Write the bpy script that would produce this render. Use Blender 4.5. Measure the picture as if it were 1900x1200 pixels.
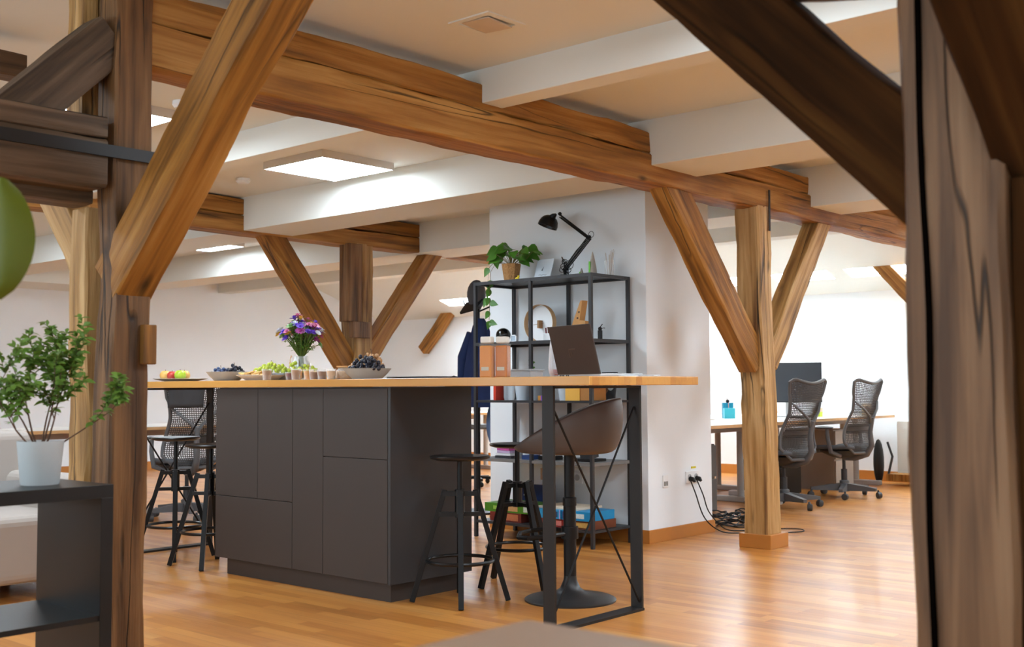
import bpy, bmesh, math, random
from mathutils import Vector, Matrix, Euler, noise
from math import pi, sin, cos, radians as R
for o in list(bpy.data.objects): bpy.data.objects.remove(o)
S = bpy.context.scene
COL = S.collection
random.seed(7)

# ------------------------------------------------------------ camera, world, exposure
cd = bpy.data.cameras.new('camera'); cam = bpy.data.objects.new('camera', cd); COL.objects.link(cam); S.camera = cam
yaw, pitch, roll = R(41.379), R(3.174), R(-0.3168)
fw = Vector((cos(yaw)*cos(pitch), sin(yaw)*cos(pitch), sin(pitch)))
r0 = fw.cross(Vector((0, 0, 1))).normalized(); u0 = r0.cross(fw)
rr = r0*cos(roll)+u0*sin(roll); uu = -r0*sin(roll)+u0*cos(roll)
cam.matrix_world = Matrix(((rr.x, uu.x, -fw.x, 0), (rr.y, uu.y, -fw.y, 0), (rr.z, uu.z, -fw.z, 1.05), (0, 0, 0, 1)))
cd.sensor_width = 36; cd.lens = 2108.4/1900*36; cd.clip_start = .05; cd.clip_end = 100
cd.dof.use_dof = True; cd.dof.focus_distance = 6.2; cd.dof.aperture_fstop = 4.5
w = bpy.data.worlds.new('world'); S.world = w; w.use_nodes = True
w.node_tree.nodes['Background'].inputs[0].default_value = (.75, .85, 1, 1)
w.node_tree.nodes['Background'].inputs[1].default_value = .6
S.view_settings.view_transform = 'Standard'; S.view_settings.look = 'None'
S.view_settings.exposure = 1.95; S.view_settings.gamma = 1; S.view_settings.use_curve_mapping = False
LED = 8.6          # ceiling panel strength
SKY = 19.0         # skylight strength

# ------------------------------------------------------------ materials
def srgb(r, g, b):
    f = lambda c: (c/255/12.92 if c <= 10 else ((c/255+.055)/1.055)**2.4)
    return (f(r), f(g), f(b), 1)
def newmat(name):
    m = bpy.data.materials.new(name); m.use_nodes = True
    return m, m.node_tree, m.node_tree.nodes['Principled BSDF']
def N(nt, t, **k):
    n = nt.nodes.new(t)
    for a, v in k.items():
        if a.startswith('i_'): n.inputs[a[2:].replace('_', ' ')].default_value = v
        else: setattr(n, a, v)
    return n
MC = {}
def mat(name, col, rough=.5, metal=0, var=.06, vs=8, bump=0, bs=60, trans=0, coat=0, alpha=1, emit=0, sheen=0, spec=.5, ior=1.45):
    if name in MC: return MC[name]
    m, nt, p = newmat(name)
    if len(col) == 3: col = srgb(*col)
    tc = N(nt, 'ShaderNodeTexCoord')
    n = N(nt, 'ShaderNodeTexNoise'); n.inputs['Scale'].default_value = vs; n.inputs['Detail'].default_value = 3
    nt.links.new(tc.outputs['Object'], n.inputs['Vector'])
    mx = N(nt, 'ShaderNodeMix', data_type='RGBA')
    mx.inputs[6].default_value = tuple(max(0, c*(1-var)) for c in col[:3])+(1,)
    mx.inputs[7].default_value = tuple(min(1, c*(1+var)) for c in col[:3])+(1,)
    nt.links.new(n.outputs['Fac'], mx.inputs[0]); nt.links.new(mx.outputs[2], p.inputs['Base Color'])
    p.inputs['Roughness'].default_value = rough; p.inputs['Metallic'].default_value = metal
    p.inputs['Transmission Weight'].default_value = trans; p.inputs['Coat Weight'].default_value = coat
    p.inputs['IOR'].default_value = ior; p.inputs['Specular IOR Level'].default_value = spec
    if sheen: p.inputs['Sheen Weight'].default_value = sheen
    if emit:
        p.inputs['Emission Strength'].default_value = emit; p.inputs['Emission Color'].default_value = col
    if bump:
        n2 = N(nt, 'ShaderNodeTexNoise'); n2.inputs['Scale'].default_value = bs; n2.inputs['Detail'].default_value = 4
        nt.links.new(tc.outputs['Object'], n2.inputs['Vector'])
        b = N(nt, 'ShaderNodeBump'); b.inputs['Strength'].default_value = bump; b.inputs['Distance'].default_value = .01
        nt.links.new(n2.outputs['Fac'], b.inputs['Height']); nt.links.new(b.outputs['Normal'], p.inputs['Normal'])
    MC[name] = m; return m
def wood(name, dark, mid, light, crack=.5, rough=.6, bump=.5, sc=1.0, axis=2, spec=.35):
    if name in MC: return MC[name]
    m, nt, p = newmat(name); L = nt.links.new
    tc = N(nt, 'ShaderNodeTexCoord'); oi = N(nt, 'ShaderNodeObjectInfo')
    off = N(nt, 'ShaderNodeVectorMath', operation='SCALE'); off.inputs[0].default_value = (7, 3, 11)
    L(oi.outputs['Random'], off.inputs['Scale'])
    ad = N(nt, 'ShaderNodeVectorMath', operation='ADD'); L(tc.outputs['Object'], ad.inputs[0]); L(off.outputs[0], ad.inputs[1])
    def mp(a, b):
        mm = N(nt, 'ShaderNodeMapping'); v = [a*sc]*3; v[axis] = b*sc
        mm.inputs['Scale'].default_value = v; L(ad.outputs[0], mm.inputs['Vector']); return mm
    def ns(mm, d=4, dist=0, s=1):
        n = N(nt, 'ShaderNodeTexNoise'); n.inputs['Scale'].default_value = s; n.inputs['Detail'].default_value = d
        n.inputs['Distortion'].default_value = dist; L(mm.outputs[0], n.inputs['Vector']); return n
    grain = ns(mp(26, 1.3), 5, .4); big = ns(mp(3, .9), 3); fine = ns(mp(110, 4), 3)
    rp = N(nt, 'ShaderNodeValToRGB'); e = rp.color_ramp.elements
    e[0].position = .36; e[0].color = srgb(*dark); e[1].position = .66; e[1].color = srgb(*light)
    k = e.new(.5); k.color = srgb(*mid)
    a1 = N(nt, 'ShaderNodeMath', operation='MULTIPLY_ADD'); a1.inputs[1].default_value = .55
    L(grain.outputs['Fac'], a1.inputs[0])
    a2 = N(nt, 'ShaderNodeMath', operation='MULTIPLY'); a2.inputs[1].default_value = .45; L(big.outputs['Fac'], a2.inputs[0]); L(a2.outputs[0], a1.inputs[2])
    L(a1.outputs[0], rp.inputs[0])
    # long drying cracks : narrow band of a stretched noise
    cn = ns(mp(9, .45), 2, .3)
    s1 = N(nt, 'ShaderNodeMath', operation='SUBTRACT'); s1.inputs[1].default_value = .5; L(cn.outputs['Fac'], s1.inputs[0])
    s2 = N(nt, 'ShaderNodeMath', operation='ABSOLUTE'); L(s1.outputs[0], s2.inputs[0])
    s3 = N(nt, 'ShaderNodeMapRange'); s3.inputs['From Min'].default_value = .002; s3.inputs['From Max'].default_value = .015
    s3.inputs['To Min'].default_value = 1; s3.inputs['To Max'].default_value = 0; L(s2.outputs[0], s3.inputs['Value'])
    gate = N(nt, 'ShaderNodeMapRange'); gate.inputs['From Min'].default_value = .5; gate.inputs['From Max'].default_value = .62
    L(ns(mp(5, 1.2), 1).outputs['Fac'], gate.inputs['Value'])
    s4 = N(nt, 'ShaderNodeMath', operation='MULTIPLY'); L(s3.outputs[0], s4.inputs[0]); L(gate.outputs[0], s4.inputs[1])
    s5 = N(nt, 'ShaderNodeMath', operation='MULTIPLY'); s5.inputs[1].default_value = crack; L(s4.outputs[0], s5.inputs[0])
    # knots
    vo = N(nt, 'ShaderNodeTexVoronoi'); vo.inputs['Scale'].default_value = 1; L(mp(5, 2.2).outputs[0], vo.inputs['Vector'])
    kr = N(nt, 'ShaderNodeMapRange'); kr.inputs['From Min'].default_value = .03; kr.inputs['From Max'].default_value = .13
    kr.inputs['To Min'].default_value = .75*min(1, crack*1.5); kr.inputs['To Max'].default_value = 0; L(vo.outputs['Distance'], kr.inputs['Value'])
    mxk = N(nt, 'ShaderNodeMath', operation='MAXIMUM'); L(s5.outputs[0], mxk.inputs[0]); L(kr.outputs[0], mxk.inputs[1])
    mx = N(nt, 'ShaderNodeMix', data_type='RGBA'); L(mxk.outputs[0], mx.inputs[0]); L(rp.outputs[0], mx.inputs[6])
    mx.inputs[7].default_value = srgb(*[int(c*.3) for c in dark])
    L(mx.outputs[2], p.inputs['Base Color']); p.inputs['Roughness'].default_value = rough; p.inputs['Specular IOR Level'].default_value = spec
    h = N(nt, 'ShaderNodeMath', operation='MULTIPLY_ADD'); h.inputs[1].default_value = .5; L(fine.outputs['Fac'], h.inputs[0]); L(grain.outputs['Fac'], h.inputs[2])
    h2 = N(nt, 'ShaderNodeMath', operation='SUBTRACT'); L(h.outputs[0], h2.inputs[0]); L(mxk.outputs[0], h2.inputs[1])
    b = N(nt, 'ShaderNodeBump'); b.inputs['Strength'].default_value = bump; b.inputs['Distance'].default_value = .008
    L(h2.outputs[0], b.inputs['Height']); L(b.outputs['Normal'], p.inputs['Normal'])
    MC[name] = m; return m
def strips(name, cols, su, sv, ax=(1, 0), rough=.3, gap=.25, coat=0, bump=.05, big=None):
    """wooden strips: su = strip length, sv = strip width; ax = object axes of (length, width)"""
    if name in MC: return MC[name]
    m, nt, p = newmat(name); L = nt.links.new
    tc = N(nt, 'ShaderNodeTexCoord'); sp = N(nt, 'ShaderNodeSeparateXYZ'); L(tc.outputs['Object'], sp.inputs[0])
    def M(op, a, b=None, c=None):
        n = N(nt, 'ShaderNodeMath', operation=op)
        for i, v in enumerate((a, b, c)):
            if v is None: continue
            if isinstance(v, (int, float)): n.inputs[i].default_value = v
            else: L(v, n.inputs[i])
        return n.outputs[0]
    U, V = sp.outputs[ax[0]], sp.outputs[ax[1]]
    v = M('DIVIDE', V, sv); row = M('FLOOR', v); 
    wn = N(nt, 'ShaderNodeTexWhiteNoise', noise_dimensions='1D'); L(row, wn.inputs['W'])
    u = M('ADD', M('DIVIDE', U, su), M('MULTIPLY', wn.outputs['Value'], 13.7)); cu = M('FLOOR', u)
    cb = N(nt, 'ShaderNodeCombineXYZ'); L(row, cb.inputs[0]); L(cu, cb.inputs[1])
    w2 = N(nt, 'ShaderNodeTexWhiteNoise', noise_dimensions='3D'); L(cb.outputs[0], w2.inputs['Vector'])
    rp = N(nt, 'ShaderNodeValToRGB'); e = rp.color_ramp.elements
    for i, c in enumerate(cols):
        pos = i/(len(cols)-1)
        k = e[0] if i == 0 else (e[-1] if i == len(cols)-1 else e.new(pos)); k.position = pos; k.color = srgb(*c)
    mp = N(nt, 'ShaderNodeMapping'); sc = [40, 40, 40]; sc[ax[0]] = 2.5; mp.inputs['Scale'].default_value = sc
    va = N(nt, 'ShaderNodeVectorMath', operation='ADD'); L(tc.outputs['Object'], va.inputs[0]); L(w2.outputs['Color'], va.inputs[1]); L(va.outputs[0], mp.inputs['Vector'])
    g = N(nt, 'ShaderNodeTexNoise'); g.inputs['Scale'].default_value = 1; g.inputs['Detail'].default_value = 4; L(mp.outputs[0], g.inputs['Vector'])
    L(M('ADD', M('MULTIPLY', w2.outputs['Value'], .75), M('MULTIPLY', g.outputs['Fac'], .3)), rp.inputs[0])
    fv = M('FRACT', v); dv = M('MULTIPLY', M('MINIMUM', fv, M('SUBTRACT', 1, fv)), sv)
    fu = M('FRACT', u); du = M('MULTIPLY', M('MINIMUM', fu, M('SUBTRACT', 1, fu)), su)
    d = M('MINIMUM', dv, du)
    mr = N(nt, 'ShaderNodeMapRange'); mr.inputs['From Min'].default_value = 0; mr.inputs['From Max'].default_value = .0012
    mr.inputs['To Min'].default_value = gap; mr.inputs['To Max'].default_value = 0; L(d, mr.inputs['Value'])
    fac = mr.outputs[0]
    if big:
        f3 = M('FRACT', M('DIVIDE', V, big)); d3 = M('MULTIPLY', M('MINIMUM', f3, M('SUBTRACT', 1, f3)), big)
        m3 = N(nt, 'ShaderNodeMapRange'); m3.inputs['From Max'].default_value = .0018; m3.inputs['To Min'].default_value = min(1, gap*2); m3.inputs['To Max'].default_value = 0
        L(d3, m3.inputs['Value']); fac = M('MAXIMUM', fac, m3.outputs[0])
    mx = N(nt, 'ShaderNodeMix', data_type='RGBA'); L(fac, mx.inputs[0]); L(rp.outputs[0], mx.inputs[6]); mx.inputs[7].default_value = (.08, .04, .015, 1)
    L(mx.outputs[2], p.inputs['Base Color']); p.inputs['Coat Weight'].default_value = coat; p.inputs['Coat Roughness'].default_value = .12
    n3 = N(nt, 'ShaderNodeTexNoise'); n3.inputs['Scale'].default_value = 3; L(tc.outputs['Object'], n3.inputs['Vector'])
    L(M('MULTIPLY_ADD', n3.outputs['Fac'], .12, rough-.06), p.inputs['Roughness'])
    b = N(nt, 'ShaderNodeBump'); b.inputs['Strength'].default_value = bump; b.inputs['Distance'].default_value = .004
    L(M('SUBTRACT', g.outputs['Fac'], fac), b.inputs['Height']); L(b.outputs['Normal'], p.inputs['Normal'])
    MC[name] = m; return m
def emis(name, col, s):
    m, nt, p = newmat(name); nt.nodes.remove(p)
    e = N(nt, 'ShaderNodeEmission'); e.inputs[0].default_value = (*col, 1); e.inputs[1].default_value = s
    nt.links.new(e.outputs[0], nt.nodes['Material Output'].inputs[0]); return m
def glassm(name, col=(1, 1, 1), rough=.02, a=.25):
    """thin glass: mostly transparent with a glossy film"""
    m, nt, p = newmat(name); L = nt.links.new
    p.inputs['Base Color'].default_value = (*col, 1); p.inputs['Roughness'].default_value = rough
    tr = N(nt, 'ShaderNodeBsdfTransparent'); tr.inputs[0].default_value = (*[.6+.4*c for c in col], 1)
    fr = N(nt, 'ShaderNodeLayerWeight'); fr.inputs['Blend'].default_value = .35
    mr = N(nt, 'ShaderNodeMapRange'); mr.inputs['To Min'].default_value = a*.4; mr.inputs['To Max'].default_value = min(1, a*2.4); L(fr.outputs['Facing'], mr.inputs['Value'])
    mx = N(nt, 'ShaderNodeMixShader'); L(mr.outputs[0], mx.inputs[0]); L(tr.outputs[0], mx.inputs[1]); L(p.outputs[0], mx.inputs[2])
    L(mx.outputs[0], nt.nodes['Material Output'].inputs[0]); return m

WHITE = mat('white_paint', (222, 223, 217), .85, var=.02, vs=2, bump=.06, bs=40)
HONEY = wood('honey_oak_timber', (98, 62, 20), (154, 102, 40), (186, 138, 74), crack=.75, bump=.7)
TAN = wood('pale_oak_timber', (98, 64, 32), (170, 128, 74), (208, 170, 118), crack=.85, bump=.9)
GREYW = wood('weathered_brown_timber', (72, 46, 22), (122, 84, 48), (154, 120, 84), crack=.9, bump=.9)
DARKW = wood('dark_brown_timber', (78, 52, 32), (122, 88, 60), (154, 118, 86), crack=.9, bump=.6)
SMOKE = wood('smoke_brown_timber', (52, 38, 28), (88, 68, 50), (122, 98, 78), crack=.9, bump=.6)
DARKER = wood('shaded_umber_timber', (38, 20, 6), (60, 34, 12), (82, 52, 22), crack=.6, bump=.4, rough=.9, spec=.08)  # shade of the dim foreground is put into this darker brown
FLOORM = strips('oak_parquet', [(136, 82, 34), (192, 124, 54), (208, 142, 68), (178, 110, 44), (218, 160, 90)], .62, .0655, (1, 0), rough=.36, gap=.3, coat=.22, bump=.02, big=.1965)
PLINTH = mat('golden_oak_skirting', (184, 118, 50), .45, var=.12, vs=6)
TOPM = strips('butcher_block', [(164, 106, 46), (196, 138, 66), (204, 148, 74), (178, 118, 54), (208, 156, 86)], .75, .045, (1, 0), rough=.35, gap=.2, coat=.15)
DESKT = mat('white_desk_laminate', (232, 228, 222), .35, var=.02)
DESKE = mat('birch_desk_edge', (206, 160, 108), .5, var=.1, vs=20)
BLK = mat('black_powder_coat', (20, 19, 20), .45, var=.1, vs=30, spec=.35)
BLKG = mat('black_gloss_metal', (15, 15, 16), .3, var=.1)
STEEL = mat('dark_steel', (32, 29, 28), .5, metal=.1, var=.15, vs=10)
SHELFM = mat('graphite_metal', (50, 51, 54), .4, var=.08, vs=10, spec=.5)
CAB = mat('charcoal_brown_melamine', (62, 54, 50), .55, var=.05, vs=3)
CABS = mat('anthracite_side_panel', (58, 58, 60), .42, var=.05, vs=3)
GREYP = mat('grey_plastic', (92, 92, 94), .5, var=.06)
DGREY = mat('dark_grey_plastic', (58, 58, 60), .5, var=.08)
TAUPE = mat('taupe_shell_plastic', (88, 78, 74), .5, var=.04)
MESHM = mat('woven_chair_mesh', (62, 58, 56), .6, var=.1)
CERAM = mat('grey_stoneware', (176, 178, 178), .3, var=.06, vs=30)
WHT = mat('white_plastic', (232, 234, 236), .35, var=.02)
GLASS = glassm('clear_glass')
WALLP = mat('cool_white_wall_paint', (235, 240, 244), .85, var=.02, vs=2, bump=.05, bs=40)
FROST = mat('frosted_plastic', (215, 222, 228), .35, trans=.75, var=.03, ior=1.2)
GREEN = mat('pothos_leaf', (70, 122, 36), .42, var=.35, vs=25)
GREEN2 = mat('bush_leaf', (102, 134, 50), .5, var=.4, vs=30)
TWIG = mat('brown_twig', (92, 66, 50), .8, var=.2)

# ------------------------------------------------------------ mesh builder
class MB:
    def __init__(s): s.v = []; s.f = []; s.m = []
    def add(s, vs, fs, mi=0):
        n = len(s.v); s.v += [Vector(v) for v in vs]; s.f += [[n+i for i in f] for f in fs]; s.m += [mi]*len(fs); return s
    def box(s, c, d, rot=None, mi=0):
        c = Vector(c); h = Vector(d)/2
        vs = [Vector((x*h.x, y*h.y, z*h.z)) for x in (-1, 1) for y in (-1, 1) for z in (-1, 1)]
        if rot: M = Euler(rot).to_matrix(); vs = [M @ v for v in vs]
        return s.add([v+c for v in vs], [(0, 1, 3, 2), (4, 6, 7, 5), (0, 4, 5, 1), (2, 3, 7, 6), (0, 2, 6, 4), (1, 5, 7, 3)], mi)
    def bx(s, x0, x1, y0, y1, z0, z1, mi=0): return s.box(((x0+x1)/2, (y0+y1)/2, (z0+z1)/2), (abs(x1-x0), abs(y1-y0), abs(z1-z0)), None, mi)
    def bar(s, a, b, w, d, up=(0, 0, 1), mi=0):
        a, b = Vector(a), Vector(b); t = (b-a).normalized(); up = Vector(up)
        if abs(t.dot(up)) > .98: up = Vector((0, 1, 0))
        x = t.cross(up).normalized(); y = x.cross(t)
        vs = [p+x*sx*w/2+y*sy*d/2 for p in (a, b) for sx, sy in ((-1, -1), (1, -1), (1, 1), (-1, 1))]
        return s.add(vs, [(3, 2, 1, 0), (4, 5, 6, 7), (0, 1, 5, 4), (1, 2, 6, 5), (2, 3, 7, 6), (3, 0, 4, 7)], mi)
    def tube(s, pts, r, n=8, mi=0, closed=False, cap=True):
        pts = [Vector(p) for p in pts]; k = len(pts); rs = r if isinstance(r, (list, tuple)) else [r]*k
        base = len(s.v); px = None
        for i, p in enumerate(pts):
            if closed: t = (pts[(i+1) % k]-pts[i-1]).normalized()
            else: t = (pts[min(i+1, k-1)]-pts[max(i-1, 0)]).normalized()
            if px is None: px = t.orthogonal().normalized()
            px = (px-t*px.dot(t)).normalized(); py = t.cross(px)
            for j in range(n):
                a = 2*pi*j/n; s.v.append(p+(px*cos(a)+py*sin(a))*rs[i])
        for i in range(k if closed else k-1):
            i2 = (i+1) % k
            for j in range(n):
                j2 = (j+1) % n; s.f.append([base+i*n+j, base+i*n+j2, base+i2*n+j2, base+i2*n+j]); s.m.append(mi)
        if cap and not closed:
            s.f.append([base+j for j in reversed(range(n))]); s.m.append(mi)
            s.f.append([base+(k-1)*n+j for j in range(n)]); s.m.append(mi)
        return s
    def lathe(s, prof, n=24, c=(0, 0, 0), mi=0, sx=1, sy=1, rot=0):
        c = Vector(c); base = len(s.v); k = len(prof)
        for r, z in prof:
            for j in range(n):
                a = 2*pi*j/n+rot; s.v.append(c+Vector((max(r, 1e-4)*cos(a)*sx, max(r, 1e-4)*sin(a)*sy, z)))
        for i in range(k-1):
            for j in range(n):
                j2 = (j+1) % n; s.f.append([base+i*n+j, base+i*n+j2, base+(i+1)*n+j2, base+(i+1)*n+j]); s.m.append(mi)
        s.f.append([base+j for j in reversed(range(n))]); s.m.append(mi)
        s.f.append([base+(k-1)*n+j for j in range(n)]); s.m.append(mi)
        return s
    def ball(s, c, r, n=10, mi=0, sz=1, sx=1, sy=1):
        k = n//2+1; pr = [(r*sin(pi*i/k), -r*cos(pi*i/k)*sz) for i in range(k+1)]
        return s.lathe(pr, n, c, mi, sx, sy)
    def prism(s, poly, z0, z1, M=None, mi=0):
        k = len(poly); vs = [Vector((x, y, z)) for z in (z0, z1) for x, y in poly]
        if M: vs = [M @ v for v in vs]
        fs = [list(reversed(range(k))), list(range(k, 2*k))]+[(i, (i+1) % k, k+(i+1) % k, k+i) for i in range(k)]
        return s.add(vs, fs, mi)
    def leaf(s, p, d, L, W, nrm=(0, 0, 1), droop=.25, mi=0, heart=False):
        p = Vector(p); d = Vector(d).normalized(); nrm = Vector(nrm); x = d.cross(nrm)
        if x.length < .05: x = d.orthogonal()
        x.normalize(); nn = x.cross(d)
        pr = ((0, .08), (.1, .72), (.28, 1), (.5, .86), (.75, .45), (1, .02)) if heart else ((0, .06), (.2, .6), (.45, 1), (.7, .75), (.88, .35), (1, .02))
        vs = []
        for t, wd in pr:
            q = p+d*L*t-Vector((0, 0, 1))*droop*L*t*t
            for sgn in (-1, 0, 1): vs.append(q+x*sgn*W/2*wd+nn*(abs(sgn)*W*.12*wd))
        fs = []
        for i in range(len(pr)-1):
            for j in (0, 1): a = i*3+j; fs.append((a, a+1, a+4, a+3))
        return s.add(vs, fs, mi)
    def build(s, name, m, parent=None, smooth=False, bevel=0, loc=None, sub=0, solid=0, seg=2):
        me = bpy.data.meshes.new(name); me.from_pydata([tuple(v) for v in s.v], [], s.f)
        ms = m if isinstance(m, (list, tuple)) else [m]
        for q in ms: me.materials.append(q)
        for pl, i in zip(me.polygons, s.m): pl.material_index = i
        if smooth: me.polygons.foreach_set('use_smooth', [True]*len(me.polygons))
        me.update(); o = bpy.data.objects.new(name, me); COL.objects.link(o)
        if parent: o.parent = parent
        if loc: o.location = loc
        if solid: q = o.modifiers.new('solid', 'SOLIDIFY'); q.thickness = solid; q.offset = 0
        if bevel:
            q = o.modifiers.new('bevel', 'BEVEL'); q.width = bevel; q.segments = seg; q.limit_method = 'ANGLE'; q.angle_limit = R(35)
        if sub: q = o.modifiers.new('sub', 'SUBSURF'); q.levels = sub; q.render_levels = sub
        if smooth and not sub:
            try: me.set_sharp_from_angle(angle=R(40))
            except Exception: pass
        return o
def thing(name, label, cat, loc=(0, 0, 0), rz=0, group=None):
    o = bpy.data.objects.new(name, None); COL.objects.link(o); o.location = loc; o.rotation_euler = (0, 0, rz); o.empty_display_size = .1
    o['label'] = label; o['category'] = cat
    if group: o['group'] = group
    return o
def tag(o, label, cat, group=None, kind=None):
    o['label'] = label; o['category'] = cat
    if group: o['group'] = group
    if kind: o['kind'] = kind
    return o
def struct(o): o['kind'] = 'structure'; return o
def dup(root, loc, rz, label, group=None):
    r = root.copy(); COL.objects.link(r); r.location = loc; r.rotation_euler = (0, 0, rz); r['label'] = label
    if group: r['group'] = group
    for ch in root.children:
        c = ch.copy(); COL.objects.link(c); c.parent = r
        for g in ch.children:
            d = g.copy(); COL.objects.link(d); d.parent = c
    return r
def arc(c, r, a0, a1, n, z=0, ax='z'):
    out = []
    for i in range(n+1):
        a = a0+(a1-a0)*i/n
        if ax == 'z': out.append((c[0]+r*cos(a), c[1]+r*sin(a), c[2]+z))
        elif ax == 'y': out.append((c[0]+r*cos(a), c[1], c[2]+r*sin(a)))
        else: out.append((c[0], c[1]+r*cos(a), c[2]+r*sin(a)))
    return out

# ------------------------------------------------------------ room shell
CZ = 2.57
struct(MB().bx(-1.6, 12.4, -2.6, 13.4, -.1, 0).build('floor', FLOORM))
c = MB().bx(-1.6, 10.53, -2.6, 13.4, CZ, CZ+.12)
struct(c.build('ceiling', WHITE))
# sloped roof strip towards the far side, with skylight openings
sx0, sz0, sx1, sz1 = 10.53, CZ, 12.05, 2.06
sl = math.hypot(sx1-sx0, sz1-sz0); sa = math.atan2(sz1-sz0, sx1-sx0)
def slope_box(b, u0, u1, y0, y1, n0=0, n1=.14, mi=0):
    t = Vector((cos(sa), 0, sin(sa))); nn = Vector((-sin(sa), 0, cos(sa))); o = Vector((sx0, 0, sz0))
    vs = [o+t*u+nn*k+Vector((0, y, 0)) for u in (u0, u1) for y in (y0, y1) for k in (n0, n1)]
    b.add(vs, [(0, 1, 3, 2), (4, 6, 7, 5), (0, 4, 5, 1), (2, 3, 7, 6), (0, 2, 6, 4), (1, 5, 7, 3)], mi)
ua, ub = .915, 1.15
wins = [(4.65+.87*k, 5.33+.87*k) for k in range(-5, 8)]  # only a few are seen; the rest of the row is added for light
b = MB(); slope_box(b, -.02, ua, -2.6, 13.4); slope_box(b, ub, sl+.1, -2.6, 13.4)
yy = -2.6
for (a, e) in wins:
    slope_box(b, ua, ub, yy, a); yy = e
slope_box(b, ua, ub, yy, 13.4)
struct(b.build('ceiling_slope', WHITE))
skm2 = emis('added_side_daylight', (.76, .94, 1.06), 2.0)  # glow of the added side windows
skm = emis('sky_through_glass', (.8, .95, 1.04), SKY)
for i, (a, e) in enumerate(wins):
    p = MB(); slope_box(p, ua, ub, a, e, .09, .10)
    wo = struct(p.build('window_%d' % (i+1), skm))
    f = MB(); slope_box(f, ua, ua+.012, a, e, .02, .09); slope_box(f, ub-.012, ub, a, e, .02, .09); slope_box(f, ua, ub, a, a+.012, .02, .09); slope_box(f, ua, ub, e-.012, e, .02, .09)
    f.build('window_frame', WHT, wo)
struct(MB().bx(12, 12.15, -2.6, 13.4, 0, 2.2).build('wall_right', WALLP))
struct(MB().bx(-1.6, 12.2, 13.3, 13.45, 0, CZ+.1).build('wall_back', WALLP))
struct(MB().bx(-1.7, -1.6, -2.6, 13.4, 0, CZ+.1).build('wall_left', WALLP))
struct(MB().bx(-1.6, 12.2, -2.7, -2.6, 0, CZ+.1).build('wall_front', WALLP))
for i, (y0, y1) in enumerate([(-1.6, -.2), (.6, 2.0), (2.8, 4.2), (5.0, 6.4), (7.2, 8.6)]):  # unseen windows added for light from the left; the nearest fill the foreground
    wo = struct(MB().bx(-1.598, -1.59, y0, y1, .9, 2.1).build('window_%d' % (i+20), skm2))
    f = MB(); f.bx(-1.6, -1.56, y0-.05, y0, .85, 2.15); f.bx(-1.6, -1.56, y1, y1+.05, .85, 2.15); f.bx(-1.6, -1.56, y0, y1, 2.1, 2.15); f.bx(-1.6, -1.56, y0, y1, .85, .9); f.bx(-1.6, -1.56, (y0+y1)/2-.02, (y0+y1)/2+.02, .9, 2.1)
    f.build('window_frame', WHT, wo)
struct(MB().bx(11.985, 12, -2.6, 13.3, 0, .11).build('baseboard_right', PLINTH))
struct(MB().bx(-1.6, 12, 13.285, 13.3, 0, .11).build('baseboard_back', PLINTH))
# low ledge along the far side wall
struct(MB().bx(11.8, 12, -2.6, 4.95, .11, .66).build('trim_1', WHITE))
# the bay step in the back wall, upper left
b = MB(); b.bx(5.0, 7.4, 12.4, 13.3, 2.25, CZ); struct(b.build('trim_2', WHITE))
# white dropped cross beams
for i, (x0, x1, zb, y0, y1) in enumerate([(3.94, 4.085, 2.405, -2.6, 13.3), (5.345, 5.83, 2.305, -2.6, 13.3), (7.29, 7.78, 2.29, -2.6, 13.3), (9.0, 9.2, 2.35, -2.6, 13.3)]):
    struct(MB().bx(x0, x1, y0, y1, zb, CZ+.02).build('trim_%d' % (i+3), WHITE, bevel=.004))
# pier
struct(MB().bx(6.33, 7.13, 4.37, 5.80, 0, CZ+.01).build('wall_pier', WALLP, bevel=.003))
b = MB(); t = .014
b.bx(6.33-t, 6.33, 4.37-t, 5.8, 0, .088); b.bx(6.33, 7.13+t, 4.37-t, 4.37, 0, .088); b.bx(7.13, 7.13+t, 4.37, 5.8, 0, .088)
struct(b.build('baseboard_pier', PLINTH, bevel=.002))

# ------------------------------------------------------------ ceiling fittings
ledm = emis('led_diffuser', (.83, .97, 1.09), LED)
def led(x0, y0, label):
    t = thing('ceiling_light', label, 'ceiling light', (x0+.3, y0+.3, CZ-.05), 0, 'square ceiling panel lights')
    f = MB(); h = .31
    g_ = h-.006; f.bx(-h, h, -h, -g_, 0, .052); f.bx(-h, h, g_, h, 0, .052); f.bx(-h, -g_, -g_, g_, 0, .052); f.bx(g_, h, -g_, g_, 0, .052)
    f.build('frame', mat('pale_lamp_housing', (214, 210, 204), .6), t)
    MB().bx(-h+.0065, h-.0065, -h+.0065, h-.0065, .001, .02).build('diffuser', ledm, t)
led(4.60, 5.66, 'large square panel light above the serving counter, nearest and fully in view')
led(2.8, 5.45, 'square panel light half hidden behind the left foreground post')
led(9.3, 9.5, 'panel light behind the brace of the far post')
led(9.4, 5.6, 'panel light seen left of the right-hand post between its braces')
led(4.0, 9.9, 'panel light at the far left edge beside the big green leaf')
led(2.8, 1.6, 'panel light over the floor right of the camera, outside the photo')
led(4.3, -1.6, 'added panel light at the right end of the room behind the camera, outside the photo')  # this panel and the next few are unseen, added to brighten the room
led(.4, 5.5, 'added panel light over the sofa, outside the photo')
led(4.4, 1.0, 'added panel light over the open floor in front of the bar chair, outside the photo')
led(6.4, 1.6, 'added panel light right of the middle post row, outside the photo')
led(8.3, 1.6, 'added panel light before the far desks, outside the photo')
led(6.4, 9.9, 'added panel light over the far left desks')  # extra panel added to brighten the left wall
t = thing('ceiling_vent', 'square flush white ventilation grille in the ceiling above the big beam', 'vent', (3.45, 3.17, CZ), 0)
b = MB(); h = .115; k = .085
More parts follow.
